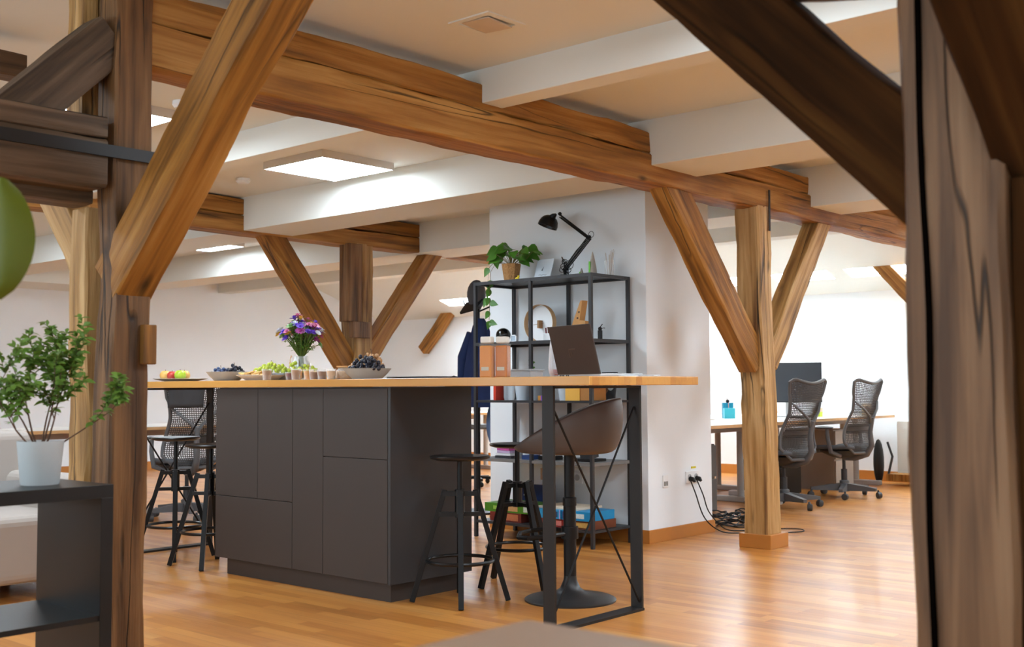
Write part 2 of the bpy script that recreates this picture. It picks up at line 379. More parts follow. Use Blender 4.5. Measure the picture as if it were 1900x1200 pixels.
b.bx(-h, h, -h, -k, -.006, 0); b.bx(-h, h, k, h, -.006, 0); b.bx(-h, -k, -k, k, -.006, 0); b.bx(k, h, -k, k, -.006, 0)
b.build('frame', WHITE, t); MB().box((0, 0, -.008), (.15, .15, .006), (.06, .05, 0)).build('flap', mat('beige_flap', (205, 190, 170), .6), t)
b = MB(); b.lathe([(.05, 0), (.052, -.02), (.04, -.035), (.0, -.036)], 20); tag(b.build('smoke_detector', WHT, None, True, loc=(4.86, 6.88, CZ)), 'white round smoke detector left of the nearest panel light', 'smoke detector')
b = MB(); b.lathe([(.05, 0), (.052, -.02), (.04, -.035), (.0, -.036)], 20); tag(b.build('smoke_detector', WHT, None, True, loc=(3.32, 5.25, CZ)), 'small detector on the ceiling right above the left post', 'smoke detector')

# ------------------------------------------------------------ timber frame
def timber_mesh(L, w, d, seed=0, rough=.006, seg=None, taper=0, wane=.25, cuts=None):
    """rough hewn beam along local z; chamfered, wavy faces"""
    b = MB(); n = seg or max(8, int(L/.06)); ch = min(w, d)*.06
    prof = [(-w/2+ch, -d/2), (0, -d/2), (w/2-ch, -d/2), (w/2, -d/2+ch), (w/2, 0), (w/2, d/2-ch), (w/2-ch, d/2), (0, d/2), (-w/2+ch, d/2), (-w/2, d/2-ch), (-w/2, 0), (-w/2, -d/2+ch)]
    k = len(prof)
    for i in range(n+1):
        z = L*i/n
        for j, (x, y) in enumerate(prof):
            q = Vector((x*3+seed*5.1, y*3+seed*2.3, z*2.2))
            v = noise.noise_vector(q)*rough*1.3+noise.noise_vector(q*4.3)*rough*.6
            corner = (j % 3) != 1
            if corner:
                c2 = max(0, noise.noise(Vector((seed*3+j//3*7, z*1.7, 4)))-.12)*wane*min(w, d)
                x2, y2 = x-math.copysign(c2, x), y-math.copysign(c2, y)
            else: x2, y2 = x, y
            s = 1-taper*i/n
            b.v.append(Vector((x2*s+v.x, y2*s+v.y, z)))
    for i in range(n):
        for j in range(k):
            j2 = (j+1) % k; b.f.append([i*k+j, i*k+j2, (i+1)*k+j2, (i+1)*k+j]); b.m.append(0)
    b.f.append(list(reversed(range(k)))); b.m.append(0); b.f.append([n*k+j for j in range(k)]); b.m.append(0)
    return b
TS = [0]
def timber(name, a, e, w, d, m, label=None, cat=None, parent=None, up=(0, 0, 1), rough=.006, group=None, wane=.25, xaxis=None, grow=0):
    TS[0] += 1
    a, e = Vector(a), Vector(e); t = (e-a).normalized(); a = a-t*grow; e = e+t*grow
    L = (e-a).length
    if xaxis: x = Vector(xaxis); x = (x-t*x.dot(t)).normalized()
    else: x = t.cross(Vector(up)).normalized()
    y = t.cross(x)
    o = timber_mesh(L, w, d, TS[0], rough, wane=wane).build(name, m, parent, smooth=True)
    M = Matrix(((x.x, y.x, t.x, a.x), (x.y, y.y, t.y, a.y), (x.z, y.z, t.z, a.z), (0, 0, 0, 1)))
    if parent: M = Matrix.Translation(-parent.location) @ M
    o.matrix_basis = M
    if label: tag(o, label, cat or 'beam', group)
    return o
X, Y = (1, 0, 0), (0, 1, 0)
# main longitudinal beam (two stacked timbers)
t = thing('timber_beam', 'long double oak tie beam running across the top of the room from left post to right', 'beam', (2.1, 3.74, 2.21))
timber('lower_timber', (2.1, 3.74, 2.29), (10.5, 3.74, 2.29), .20, .175, HONEY, parent=t, xaxis=Y, rough=.008, wane=.15)
timber('upper_timber', (2.1, 3.75, 2.44), (10.5, 3.75, 2.44), .20, .125, HONEY, parent=t, xaxis=Y, rough=.008, wane=.12)
t = thing('timber_beam', 'double oak tie beam over the far post behind the counter', 'beam', (1.0, 7.66, 2.29))
timber('lower_timber', (1.0, 7.66, 2.36), (10.5, 7.66, 2.36), .21, .14, HONEY, parent=t, xaxis=Y, wane=.1)
timber('upper_timber', (1.0, 7.66, 2.495), (10.5, 7.66, 2.495), .21, .125, HONEY, parent=t, xaxis=Y, wane=.1)
# middle post on its wooden block
timber('timber_post', (6.69, 3.72, .07), (6.64, 3.735, 2.22), .175, .175, TAN, 'pale weathered oak post standing on a square wooden block, right of the white pier', 'post', xaxis=X, rough=.009, wane=.3)
b = MB(); b.bx(6.578, 6.815, 3.605, 3.835, 0, .09); tag(b.build('post_block', PLINTH, bevel=.003), 'square golden wooden block boxing the foot of the middle oak post', 'block')
timber('timber_brace', (6.60, 3.73, 1.20), (5.60, 3.73, 2.28), .13, .20, HONEY, 'thick honey oak brace rising left from the middle post to the long beam', 'brace', xaxis=Y, wane=.2)
timber('timber_brace', (6.76, 3.73, 1.20), (7.62, 3.73, 2.28), .13, .16, TAN, 'oak brace rising right from the middle post', 'brace', xaxis=Y, wane=.2)
b = MB(); b.bar((6.68, 3.628, 2.06), (6.685, 3.628, 2.33), .018, .006, (0, 1, 0)); tag(b.build('iron_strap', STEEL), 'short vertical iron strap nailed on the middle post head', 'strap')
# far post behind the counter
pz = timber('timber_post', (6.62, 7.66, 0), (6.62, 7.66, 2.31), .205, .205, TAN, 'oak post behind the counter between two braces', 'post', xaxis=X, rough=.008, wane=.25)
b = MB(); b.bx(6.40, 6.56, 7.52, 7.64, 1.62, 2.30); o = tag(b.build('splice_board', GREYW, bevel=.006), 'brown splice board pinned to the left side of the far post', 'board')
b = MB(); b.bx(6.44, 6.58, 7.50, 7.56, 1.48, 1.62); b.bx(6.585, 6.66, 7.52, 7.56, 1.48, 1.62); tag(b.build('wooden_block', DARKW, bevel=.005), 'small dark wooden block under the splice board on the far post', 'block')
timber('timber_brace', (6.55, 7.66, 1.18), (5.62, 7.66, 2.38), .13, .19, HONEY, 'oak brace rising left from the far post, behind the flowers', 'brace', xaxis=Y)
timber('timber_brace', (6.74, 7.66, 1.34), (7.58, 7.66, 2.36), .13, .17, HONEY, 'oak brace rising right from the far post toward the panel light', 'brace', xaxis=Y)
# left foreground post group
timber('timber_post', (2.095, 3.692, 0), (2.105, 3.692, 2.565), .145, .125, GREYW, 'big brown oak post standing in the left foreground, carrying the steep brace', 'post', xaxis=X, rough=.007, wane=.12)
timber('timber_post', (2.085, 3.868, 0), (2.085, 3.868, 1.70), .115, .125, TAN, 'pale cracked post tucked behind the left foreground post', 'post', xaxis=X, rough=.012, wane=.45)  # window light on this post is put into its paler timber colour
timber('timber_post', (2.06, 3.868, 2.0), (2.06, 3.868, 2.565), .12, .12, TAN, 'short pale post end just under the ceiling, upper left behind the dark strut', 'post', xaxis=X)
timber('timber_brace', (2.11, 3.68, 1.45), (2.11, 2.65, 2.43), .15, .18, HONEY, 'steep smooth brace leaning from the left post up toward the camera', 'brace', xaxis=X, rough=.006, wane=.35, grow=.04)
b = MB(); b.bx(2.135, 2.185, 3.60, 3.63, 1.135, 1.275); tag(b.build('wooden_peg', HONEY, bevel=.004), 'small square tenon block sticking out of the left post below its brace', 'peg')
timber('timber_brace', (2.04, 3.715, 2.29), (1.15, 3.715, 1.40), .14, .165, SMOKE, 'dark broad strut slanting down left from the head of the left post', 'brace', xaxis=Y, wane=.1)
timber('timber_beam', (2.0, 3.71, 1.952), (-.6, 3.71, 1.952), .17, .075, SMOKE, 'upper dark timber of the stack running left from the left post', 'beam', xaxis=Y, wane=.1)
timber('timber_beam', (2.0, 3.71, 1.828), (-.6, 3.71, 1.828), .18, .165, SMOKE, 'lower dark timber of the stack running left from the left post', 'beam', xaxis=Y, wane=.1)
timber('timber_beam', (2.02, 3.83, 1.728), (-.6, 3.83, 1.728), .14, .05, SMOKE, 'thin brown timber beneath the stack at the upper left', 'beam', xaxis=Y, wane=.1)
b = MB(); b.bx(-.6, 2.235, 3.608, 3.618, 1.850, 1.892)
tag(b.build('iron_strap', STEEL), 'long flat black iron strap crossing the left post and the dark timbers', 'strap')
timber('timber_brace', (2.09, 3.88, 1.50), (2.09, 4.36, 2.05), .10, .14, TAN, 'light sunlit brace seen under the dark timbers at left', 'brace', xaxis=X, wane=.1)  # daylight falling on the brace is put into its pale timber colour
timber('timber_beam', (-.4, 4.8, 2.435), (2.24, 4.8, 2.435), .11, .11, SMOKE, 'dark end of a ceiling timber at the far upper left corner', 'beam', xaxis=Y)
# right foreground post group
t = thing('timber_post', 'massive cracked brown post filling the right edge of the photo', 'post', (2.2, .765, 0))
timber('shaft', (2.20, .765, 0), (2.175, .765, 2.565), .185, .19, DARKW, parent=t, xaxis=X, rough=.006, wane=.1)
b = MB(); q = []
for k in range(31): q.append((-.093-.025*k/30-.002, .052+.003*sin(k*.8)+.004*sin(k*.31), .02+2.5*k/30))
for i, (a_, e_) in enumerate(zip(q, q[1:])): b.bar(a_, e_, .010 if i > 3 else .005, .012, (1, 0, 0))
b.build('crack', mat('dark_gap', (8, 5, 4), 1, spec=0), t)
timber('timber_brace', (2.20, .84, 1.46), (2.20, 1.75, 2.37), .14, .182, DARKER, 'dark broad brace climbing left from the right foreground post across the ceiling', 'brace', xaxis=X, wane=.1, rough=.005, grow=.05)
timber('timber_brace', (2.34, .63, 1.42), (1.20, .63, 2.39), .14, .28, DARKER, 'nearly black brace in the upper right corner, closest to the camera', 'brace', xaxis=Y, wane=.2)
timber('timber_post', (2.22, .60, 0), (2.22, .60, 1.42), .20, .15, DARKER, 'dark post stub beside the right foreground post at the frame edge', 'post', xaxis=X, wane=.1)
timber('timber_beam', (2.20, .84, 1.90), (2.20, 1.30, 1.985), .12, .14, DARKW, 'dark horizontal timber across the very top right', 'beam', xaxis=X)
# braces along the far eaves
timber('timber_brace', (11.9, 12.25, 1.60), (11.9, 11.35, 2.5), .13, .16, HONEY, 'short oak brace coming out of the far white wall left of the shelf', 'brace', xaxis=X, wane=.1)
timber('timber_brace', (11.45, 5.05, 2.44), (11.45, 4.25, 1.55), .13, .15, HONEY, 'oak brace under the skylights at right, partly behind the right post', 'brace', xaxis=X, wane=.1)
timber('timber_post', (11.45, 4.15, 0), (11.45, 4.15, 2.3), .16, .16, HONEY, 'slim oak post under the eaves hidden behind the right foreground post', 'post', xaxis=X)

# ------------------------------------------------------------ serving counter
CT = 1.092
tag(MB().bx(3.76, 4.60, 2.885, 6.95, 1.053, CT).build('countertop', TOPM, bevel=.003), 'long butcher block worktop of the island bar', 'worktop')
def end_frame(y, label):
    t = thing('table_frame', label, 'table frame', (4.11, y, 0), 0, None)
    for x in (-.31, .335):
        MB().box((x, 0, .527), (.014, .062, 1.05)).build('leg', STEEL, t)
    MB().box((.0125, 0, .006), (.655, .075, .012)).build('foot_bar', STEEL, t)
    MB().box((.0125, 0, 1.046), (.655, .062, .012)).build('top_bar', STEEL, t)
    b = MB(); b.tube([(-.30, -.02, .95), (.325, -.02, .04)], .0055, 6); b.tube([(.325, .0, .95), (-.30, .0, .04)], .0055, 6)
    b.build('cross_brace', BLK, t)
end_frame(3.14, 'black flat steel frame with crossed rods under the near right end of the worktop')
end_frame(6.65, 'black steel frame with crossed rods under the far left end of the worktop')
t = thing('cabinet', 'charcoal kitchen base cabinet with flat handleless fronts under the worktop', 'cabinet', (3.785, 4.13, 0))
MB().bx(.022, .575, .02, 1.47, .09, 1.052).build('body', CAB, t, bevel=.001)
MB().bx(.0, .575, .0, .018, .09, 1.052).build('side_panel', CABS, t, bevel=.001)
MB().bx(.035, .55, .035, 1.40, 0, .09).build('plinth', CAB, t)
ys = 4.13
def front(n, y0, y1, z0, z1): MB().bx(.0, .019, y0-ys+.0015, y1-ys-.0015, z0+.0015, z1-.0015).build(n, CAB, t, bevel=.001)
front('door', 4.150, 4.643, .092, .695); front('door', 4.150, 4.643, .695, 1.045); front('door', 4.643, 4.897, .092, 1.045)
front('door', 4.897, 5.205, .443, 1.045); front('door', 5.205, 5.602, .443, 1.045); front('drawer', 4.897, 5.602, .092, .443)

# ------------------------------------------------------------ stools
def make_stool(loc, rz, h, label):
    t = thing('bar_stool', label, 'stool', loc, rz, 'black round stools around the island')
    b = MB(); b.lathe([(.0, h-.012), (.06, h-.014), (.12, h-.010), (.146, h-.002), (.15, h+.006), (.146, h+.012), (.12, h+.008), (0, h+.004)], 32)
    b.build('seat', mat('dark_seat_plastic', (34, 32, 32), .35, var=.06), t, True)
    b = MB(); b.lathe([(.013, .42), (.013, h-.012), (.055, h-.010)], 14); b.build('screw_rod', BLK, t, True)
    b = MB()
    for z in (.525, .425):
        for a in (pi/4, -pi/4):
            l = .085 if z > .5 else .105
            b.bar((-l*cos(a), -l*sin(a), z), (l*cos(a), l*sin(a), z), .03, .022 if z > .5 else .02)
    b.lathe([(.026, .41), (.026, .545)], 12)
    b.build('cross_frame', BLKG, t)
    for k in range(4):
        a = pi/4+k*pi/2
        b = MB(); b.bar((cos(a)*.075, sin(a)*.075, .545), (cos(a)*.236, sin(a)*.236, 0.002), .026, .026, (cos(a), sin(a), 0)); b.build('leg', BLK, t, bevel=.002)
    b = MB(); b.tube(arc((0, 0, .2), .165, 0, 2*pi, 32)[:-1], .009, 8, closed=True); b.build('foot_ring', BLKG, t, True)
    return t
make_stool((4.06, 3.925, 0), R(0), .70, 'black adjustable stool standing against the dark side of the cabinet')
make_stool((4.60, 4.02, 0), R(31), .735, 'taller black stool behind the bar chair, right of the cabinet stool')
make_stool((3.93, 5.87, 0), R(0), .705, 'black stool left of the cabinet, tucked partly behind it')
make_stool((3.97, 6.31, 0), R(12), .735, 'black stool half hidden by the big left post')

# ------------------------------------------------------------ bar chair with shell seat
t = thing('bar_chair', 'taupe bucket bar chair on a round pedestal under the near end of the counter', 'chair', (4.43, 3.53, 0), R(128))
b = MB(); b.lathe([(.225, 0), (.226, .008), (.215, .014), (.15, .022), (.08, .04), (.05, .06), (.033, .10), (.031, .12)], 48); b.build('base', mat('black_satin_base', (40, 40, 41), .4, var=.05), t, True)
b = MB(); b.lathe([(.031, .10), (.031, .46), (.034, .462), (.034, .50), (.026, .505), (.026, .72)], 20); b.build('column', BLK, t, True)
b = MB(); b.tube([(.03, -.06, .33), (.10, -.15, .33), (.20, -.15, .32), (.25, -.08, .315), (.25, .08, .315), (.20, .15, .32), (.10, .15, .33), (.03, .06, .33)], .011, 8)
b.lathe([(.042, .30), (.042, .36)], 14); b.build('footrest', BLK, t, True)
nu, nv = 40, 9; b = MB()
def shell(u, v):   # u angle, v 0..1 from centre of seat to rim
    a = 2*pi*u; back = (1-cos(a))/2
    rim = .752+.242*(1-(1-back)**1.5)**.95
    if v < .5:
        r = .20*(v/.5); z = .722+.004*(v/.5)**2+.0*back
    else:
        q = (v-.5)/.5; r = .20+.05*math.sin(q*pi/2)**.8-.012*max(0, q-.75)*4*back*q; z = .726+(rim-.726)*(q**1.4)
    return Vector((r*cos(a)*1.08, r*sin(a)*1.0, z))
for i in range(nu):
    for j in range(nv+1): b.v.append(shell(i/nu, j/nv*.999+.001))
for i in range(nu):
    for j in range(nv):
        i2 = (i+1) % nu; b.f.append([i*(nv+1)+j, i2*(nv+1)+j, i2*(nv+1)+j+1, i*(nv+1)+j+1]); b.m.append(0)
b.build('shell', TAUPE, t, True, solid=.014, sub=1)

# ------------------------------------------------------------ metal shelf unit
SX0, SX1, SY0, SY1, ZT = 5.885, 6.30, 4.50, 5.53, 1.79
t = thing('shelf_unit', 'tall open graphite metal shelf unit standing against the white pier', 'shelf', (SX0, SY0, 0))
W_, D_ = SX1-SX0, SY1-SY0
for px_, py_ in [(0, 0), (0, D_/2), (0, D_), (W_, 0), (W_, D_/2), (W_, D_)]:
    MB().box((px_, py_, ZT/2), (.022, .022, ZT)).build('post', SHELFM, t)
def board(z, m=SHELFM, th=.022, frame=True, name='shelf_board'):
    b = MB(); b.bx(0, W_, 0, D_, z-.006, z)
    b.bx(-.01, .01, 0, D_, z-th, z); b.bx(W_-.01, W_+.01, 0, D_, z-th, z); b.bx(0, W_, -.01, .01, z-th, z); b.bx(0, W_, D_-.01, D_+.01, z-th, z)
    return b.build(name, m, t)
board(ZT); board(1.36)
for z in (.955,): 
    b = MB(); b.bx(-.008, .008, 0, D_, z-.016, z); b.bx(W_-.008, W_+.008, 0, D_, z-.016, z); b.bx(0, W_, -.008, .008, z-.016, z); b.bx(0, W_, D_-.008, D_+.008, z-.016, z); b.bx(0, W_, 0, D_, z-.003, z)
    b.build('shelf_board', [SHELFM], t)
board(.55, mat('grey_shelf_board', (120, 118, 116), .45), .02); board(.115, SHELFM, .016)
def at(x, y, z): return (x, y, z)
# --- things on the top board
def pothos():
    t = thing('potted_plant', 'trailing pothos in a woven basket at the left end of the shelf top', 'plant', (6.08, 5.36, ZT))
    bm_ = mat('woven_seagrass', (176, 128, 78), .85, var=.3, vs=60, bump=1.0, bs=90)
    b = MB(); n = 6; b.lathe([(.052, 0), (.058, .03), (.066, .08), (.074, .135), (.066, .135), (.06, .1)], 8, rot=.3); b.build('basket', bm_, t, bevel=.004)
    MB().lathe([(.064, .115), (.0, .12)], 12).build('soil', mat('soil', (50, 36, 26), .9), t)
    b = MB(); st = MB(); rnd = random.Random(3)
    vines = []
    for k in range(26):
        a = rnd.uniform(0, 2*pi); r = rnd.uniform(.02, .13); h = rnd.uniform(.15, .27)
        p = Vector((cos(a)*r, sin(a)*r, h)); st.tube([(0, 0, .12), (p.x*.4, p.y*.4, h*.8), p], .0022, 5)
        d = Vector((cos(a)+rnd.uniform(-.5, .5)-.4, sin(a)+rnd.uniform(-.5, .5)-.2, rnd.uniform(-.5, .15)))
        b.leaf(p, d, rnd.uniform(.075, .10), rnd.uniform(.065, .085), (-.8, -.55, .45), .3, heart=True)
    vine = [(0, .02, .13), (-.05, .10, .15), (-.07, .14, .08), (-.07, .145, -.05), (-.07, .15, -.20), (-.075, .15, -.30)]
    st.tube(vine, .002, 5)
    for (p, d, L) in [((-.07, .14, -.04), (.1, .6, -.7), .07), ((-.07, .145, -.14), (.2, -.9, -.1), .07), ((-.07, .15, -.20), (-.1, .7, -.9), .06), ((-.075, .15, -.28), (.2, -.9, -.1), .07), ((-.06, .13, .02), (0, .6, -.8), .07), ((-.07, .15, -.10), (0, .5, -.9), .06), ((-.075, .14, -.27), (0, .5, -1), .06)]:
        b.leaf(p, d, L, L*.72, (-.8, -.6, .25), .15, heart=True)
    st.tube([(0, -.02, .13), (.02, -.12, .16), (.0, -.2, .21)], .002, 5); b.leaf((0, -.2, .21), (.1, -1, -.15), .09, .04, (-.5, 0, .9), .2)
    v2 = [(0, .02, .13), (-.03, .12, .17), (-.02, .2, .12), (-.02, .21, .02), (-.02, .21, -.1)]
    st.tube(v2, .002, 5)
    for i, q in enumerate(v2[1:]): b.leaf(q, (-.2, .5 if i % 2 else -.4, -.8), .065, .05, (-.8, -.5, .3), .2, heart=True)
    vn = st.build('vines', mat('vine_stem', (104, 92, 50), .7), t, True); b.build('leaves', GREEN, vn, True)
pothos()
t = thing('leaflet', 'white printed card leaning back on the shelf top beside the basket', 'card', (6.17, 5.16, ZT+.002), R(0))
M = Matrix.Rotation(R(16), 4, 'Y')
b = MB(); b.add([M @ Vector(v) for v in [(0, .075, 0), (0, -.075, 0), (0, -.085, .17), (0, .065, .17), (.003, .075, 0), (.003, -.075, 0), (.003, -.085, .17), (.003, .065, .17)]], [(0, 1, 2, 3), (7, 6, 5, 4), (0, 4, 5, 1), (3, 2, 6, 7), (1, 5, 6, 2), (0, 3, 7, 4)])
b.build('card', mat('pale_card', (214, 222, 230), .6), t)
b = MB(); b.tube([M @ Vector((-.002, .03-.012*k, .05+.004*sin(k*2.1))) for k in range(7)], .0012, 4); b.add([M @ Vector(v) for v in [(-.002, .015, .085), (-.002, .0, .08), (-.002, -.005, .115)]], [(0, 1, 2)]); b.build('script_line', mat('grey_print', (120, 130, 135), .6), t)
b = MB(); b.ball((0, 0, .012), .013, 10, sz=.85, sy=1.3); b.ball((0, -.012, .026), .009, 8); b.leaf((0, -.018, .026), (0, -1, 0), .008, .006)
tag(b.build('rubber_duck', mat('yellow_rubber', (235, 205, 50), .4), None, True, loc=(5.96, 5.20, ZT)), 'tiny yellow rubber duck at the front edge of the shelf top', 'toy')
# desk lamp
t = thing('desk_lamp', 'black articulated desk lamp standing on the metal shelf', 'lamp', (6.1, 4.88, ZT))
b = MB(); b.lathe([(.085, 0), (.085, .008), (.08, .014), (.02, .02), (.014, .03)], 28, c=(0, .03, 0)); b.build('base', BLK, t, True)
j0 = Vector((0, 0, .06)); j1 = Vector((0, -.21, .27)); j2 = Vector((0, .045, .455))
b = MB()
for s_ in (-.008, .008):
    b.tube([j0+Vector((s_, .02, 0)), j1+Vector((s_, .01, 0))], .004, 6); b.tube([j0+Vector((s_, -.005, 0)), j1+Vector((s_, -.008, -.012))], .004, 6)
    b.tube([j1+Vector((s_, .01, .004)), j2+Vector((s_, .01, 0))], .004, 6); b.tube([j1+Vector((s_, -.005, -.02)), j2+Vector((s_, -.002, -.025))], .004, 6)
b.tube([(0, .0, .02), j0+Vector((0, .01, .01))], .011, 8); b.tube(arc((0, -.225, .285), .022, 0, 2*pi, 14, ax='x')[:-1], .002, 5, closed=True)
for p in (j1, j2): b.ball(p, .013, 8)
b.build('arm', BLK, t)
b = MB(); rnd = random.Random(5)
for k in range(12):
    c0 = Vector((rnd.uniform(-.012, .012), rnd.uniform(-.03, .02), .03+.009*k)); ra = rnd.uniform(.018, .032); e1 = Vector((rnd.uniform(-1, 1), rnd.uniform(-1, 1), rnd.uniform(-.5, .5))).normalized(); e2 = e1.cross(Vector((rnd.uniform(-1, 1), 1, rnd.uniform(-1, 1)))).normalized()
    b.tube([c0+e1*ra*cos(j/14*2*pi)+e2*ra*sin(j/14*2*pi) for j in range(14)], .0022, 5, closed=True); b.tube([(0, -.03, .12), (0, -.1, .19), (0, -.16, .235), (0, -.2, .26)], .0025, 5); b.build('coiled_cord', BLK, t, True)
hd = Vector((0, .16, .385))
ax_ = Vector((-.25, .28, -1)).normalized(); q_ = Vector((0, 0, -1)).rotation_difference(ax_).to_matrix()
b = MB(); prof = [(.01, .083), (.028, .08), (.048, .068), (.062, .048), (.07, .02), (.071, 0), (.068, 0), (.066, .02), (.057, .046), (.04, .064), (.0, .074)]
bb = MB(); bb.lathe(prof, 28); b.add([q_ @ Vector((v.x, v.y, v.z))+hd+Vector((0, .0, -.01)) for v in bb.v], bb.f)
b.build('shade', BLKG, t, True)
b = MB(); b.tube([hd+Vector((0, -.02, .045)), hd+Vector((0, -.06, .06)), j2+Vector((0, .035, 0))], [.022, .02, .008], 12); b.tube([j2+Vector((0, .05, -.01)), hd+Vector((0, -.08, -.035))], .0018, 5); b.build('socket', BLK, t, True)
# cone rockets
CONE = mat('pale_grey_wood', (168, 160, 150), .6, var=.12, vs=30)
def cone(x, y, h, r, label):
    t = thing('rocket_ornament', label, 'ornament', (x, y, ZT), 0, 'cone ornaments on the shelf top')
    b = MB(); b.lathe([(r, 0), (r*1.02, h*.1), (r*.8, h*.42), (r*.45, h*.75), (.002, h)], 14); b.build('body', CONE, t, True)
    b = MB(); b.bx(-r*1.05, -r*.8, .0, r*.35, 0, h*.6); b.build('stripe', mat('lime_paint', (110, 200, 60), .5), t)
cone(6.12, 4.66, .17, .030, 'tall pale cone rocket ornament with a green stripe beside the lamp'); cone(6.12, 4.755, .065, .018, 'small pale cone ornament between lamp and tall rocket')
t = thing('reed_glass', 'clear glass holding thin dry reeds at the right end of the shelf top', 'vase', (6.2, 4.58, ZT))
b = MB(); b.lathe([(.03, .002), (.034, .11), (.032, .11), (.028, .006)], 20); b.build('glass', GLASS, t, True)
b = MB(); rnd = random.Random(2)
for k in range(11): a = rnd.uniform(0, 6.3); b.tube([(cos(a)*.008, sin(a)*.012, .01), (cos(a)*.02, sin(a)*.042, rnd.uniform(.15, .185))], .0014, 4)
b.build('reeds', mat('pale_reed', (196, 182, 166), .7), t)
# --- second board
Z2 = 1.36
t = thing('hoop_clock', 'round thin-rimmed clock with wooden hoop on the second shelf', 'clock', (6.12, 5.13, Z2+.133), 0)
b = MB(); n = 40
for k in range(n):
    a0_, a1_ = 2*pi*k/n, 2*pi*(k+1)/n
    for q in ((a0_, a1_),):
        vs = []
        for a in q:
            for r, xx in ((.132, -.018), (.132, .022), (.129, .022), (.129, -.018)): vs.append((xx, r*cos(a), r*sin(a)))
        b.add(vs, [(0, 4, 5, 1), (1, 5, 6, 2), (2, 6, 7, 3), (3, 7, 4, 0)])
b.build('rim', mat('bent_birch', (190, 150, 105), .5), t, True)
b = MB(); b.lathe([(.127, 0), (.127, .004)], 40); o = b.build('face', WHT, t); o.rotation_euler = (0, pi/2, 0); o.location = (.02, 0, 0)
b = MB(); b.bx(-.02, .02, -.008, .008, -.035, .02); b.tube([(-.012, .05, -.01), (-.012, -.045, .0)], .0018, 5); b.build('hands', mat('oak_hub', (150, 110, 70), .5), t)
b = MB(); b.ball((0, 0, .052), .053, 24, sz=.98); tag(b.build('black_sphere', mat('glossy_black', (12, 12, 12), .12), None, True, loc=(5.99, 5.36, Z2)), 'glossy black ball on the second shelf left of the clock', 'ornament')
t = thing('mini_frame', 'tiny white picture frame beside the glossy black ball', 'picture frame', (5.96, 5.235, Z2))
b = MB(); b.bx(-.006, .006, -.027, -.02, 0, .05); b.bx(-.006, .006, .02, .027, 0, .05); b.bx(-.006, .006, -.027, .027, 0, .007); b.bx(-.006, .006, -.027, .027, .043, .05); b.build('frame', WHT, t)
MB().bx(-.002, .003, -.021, .021, .006, .044).build('picture', mat('pale_blue_print', (170, 185, 198), .5), t)
t = thing('wooden_ornament', 'tall triangular light wood house cut-out on the second shelf', 'ornament', (6.10, 4.75, Z2))
PLY = mat('plywood', (196, 142, 82), .55, var=.12, vs=30)
M = Matrix(((0, 0, 1, 0), (1, 0, 0, 0), (0, 1, 0, 0), (0, 0, 0, 1)))
b = MB(); b.prism([(-.065, 0), (-.06, .13), (-.012, .135), (-.038, .27), (-.02, .27), (.09, .03), (.09, .0)], -.03, .03, M); b.build('panel', PLY, t, bevel=.002)
b = MB()
for (y, z) in [(.04, .09), (.015, .09), (-.01, .09), (-.04, .09), (.005, .15), (-.008, .19)]: b.bx(-.032, -.03, y-.006, y+.006, z-.005, z+.007)
b.build('window_marks', mat('burnt_marks', (70, 42, 22), .6), t)
t = thing('pen_tray', 'low white tray of dark red and brown pencils standing behind the laptop lid', 'pencils', (5.98, 4.86, Z2))
MB().bx(-.03, .03, -.10, .10, 0, .05).build('tray', WHT, t, bevel=.003)
b = MB(); rnd = random.Random(8)
for k in range(22): b.bar((rnd.uniform(-.015, .015), -.09+.0085*k, .03), (rnd.uniform(-.015, .015), -.09+.0085*k, .085+rnd.uniform(0, .01)), .007, .007, (1, 0, 0), mi=k % 3)
b.build('pencils', [mat('maroon', (110, 34, 44), .5), mat('pencil_brown', (120, 80, 50), .5), mat('pencil_dark', (50, 36, 40), .5)], t)
t = thing('robot_figure', 'small dark figure with a curled wire behind the shelf post', 'ornament', (6.05, 4.55, Z2))
b = MB(); b.bx(-.01, .01, -.012, .012, 0, .06); b.ball((0, 0, .07), .014, 10); b.tube(arc((0, -.03, .05), .025, -1, 2, 8, ax='x'), .002, 5); b.tube([(0, 0, .08), (0, -.02, .10)], .003, 5); b.build('body', BLK, t)
# --- third level, on the thin board z .955
Z3 = .955
t = thing('picture_frame', 'dark photo frame with two pale round stickers leaning at the right of the shelf', 'picture frame', (6.19, 4.60, Z3), R(-10))
Mt = Matrix.Rotation(R(8), 4, 'Y')
b = MB(); b.bx(-.006, .006, -.072, .072, 0, .19); b.v = [Mt @ v for v in b.v]; b.build('board', mat('slate_board', (62, 64, 68), .5), t, bevel=.001)
b = MB(); b.lathe([(.045, 0), (.045, .003)], 24, sx=1.5); b.v = [Mt @ (Matrix.Rotation(pi/2, 4, 'Y') @ v+Vector((-.01, .028, .105))) for v in b.v]; b.build('brown_sticker', mat('gingerbread_print', (140, 100, 76), .6, var=.5, vs=60), t)
b = MB(); b.lathe([(.036, 0), (.036, .003)], 24, sx=1.3); b.v = [Mt @ (Matrix.Rotation(pi/2, 4, 'Y') @ v+Vector((-.014, -.035, .11))) for v in b.v]; b.build('pale_sticker', mat('pale_print', (190, 196, 196), .6, var=.4, vs=70), t)
def pot(x, y, z, r, h, m, label, cat='pot', name='planter'):
    b = MB(); b.lathe([(r*.72, 0), (r*.95, h*.9), (r*1.08, h*.9), (r*1.08, h), (r*.98, h), (r*.68, .01)], 24); return tag(b.build(name, m, None, True, loc=(x, y, z)), label, cat)
PALE = mat('pale_blue_plastic', (196, 206, 216), .4, var=.03)
pot(6.0, 5.19, Z3, .06, .125, PALE, 'pale blue-white planter on the third shelf, left of the grey cup')
pot(6.0, 4.79, Z3, .075, .125, PALE, 'wide white planter directly under the laptop on the third shelf')
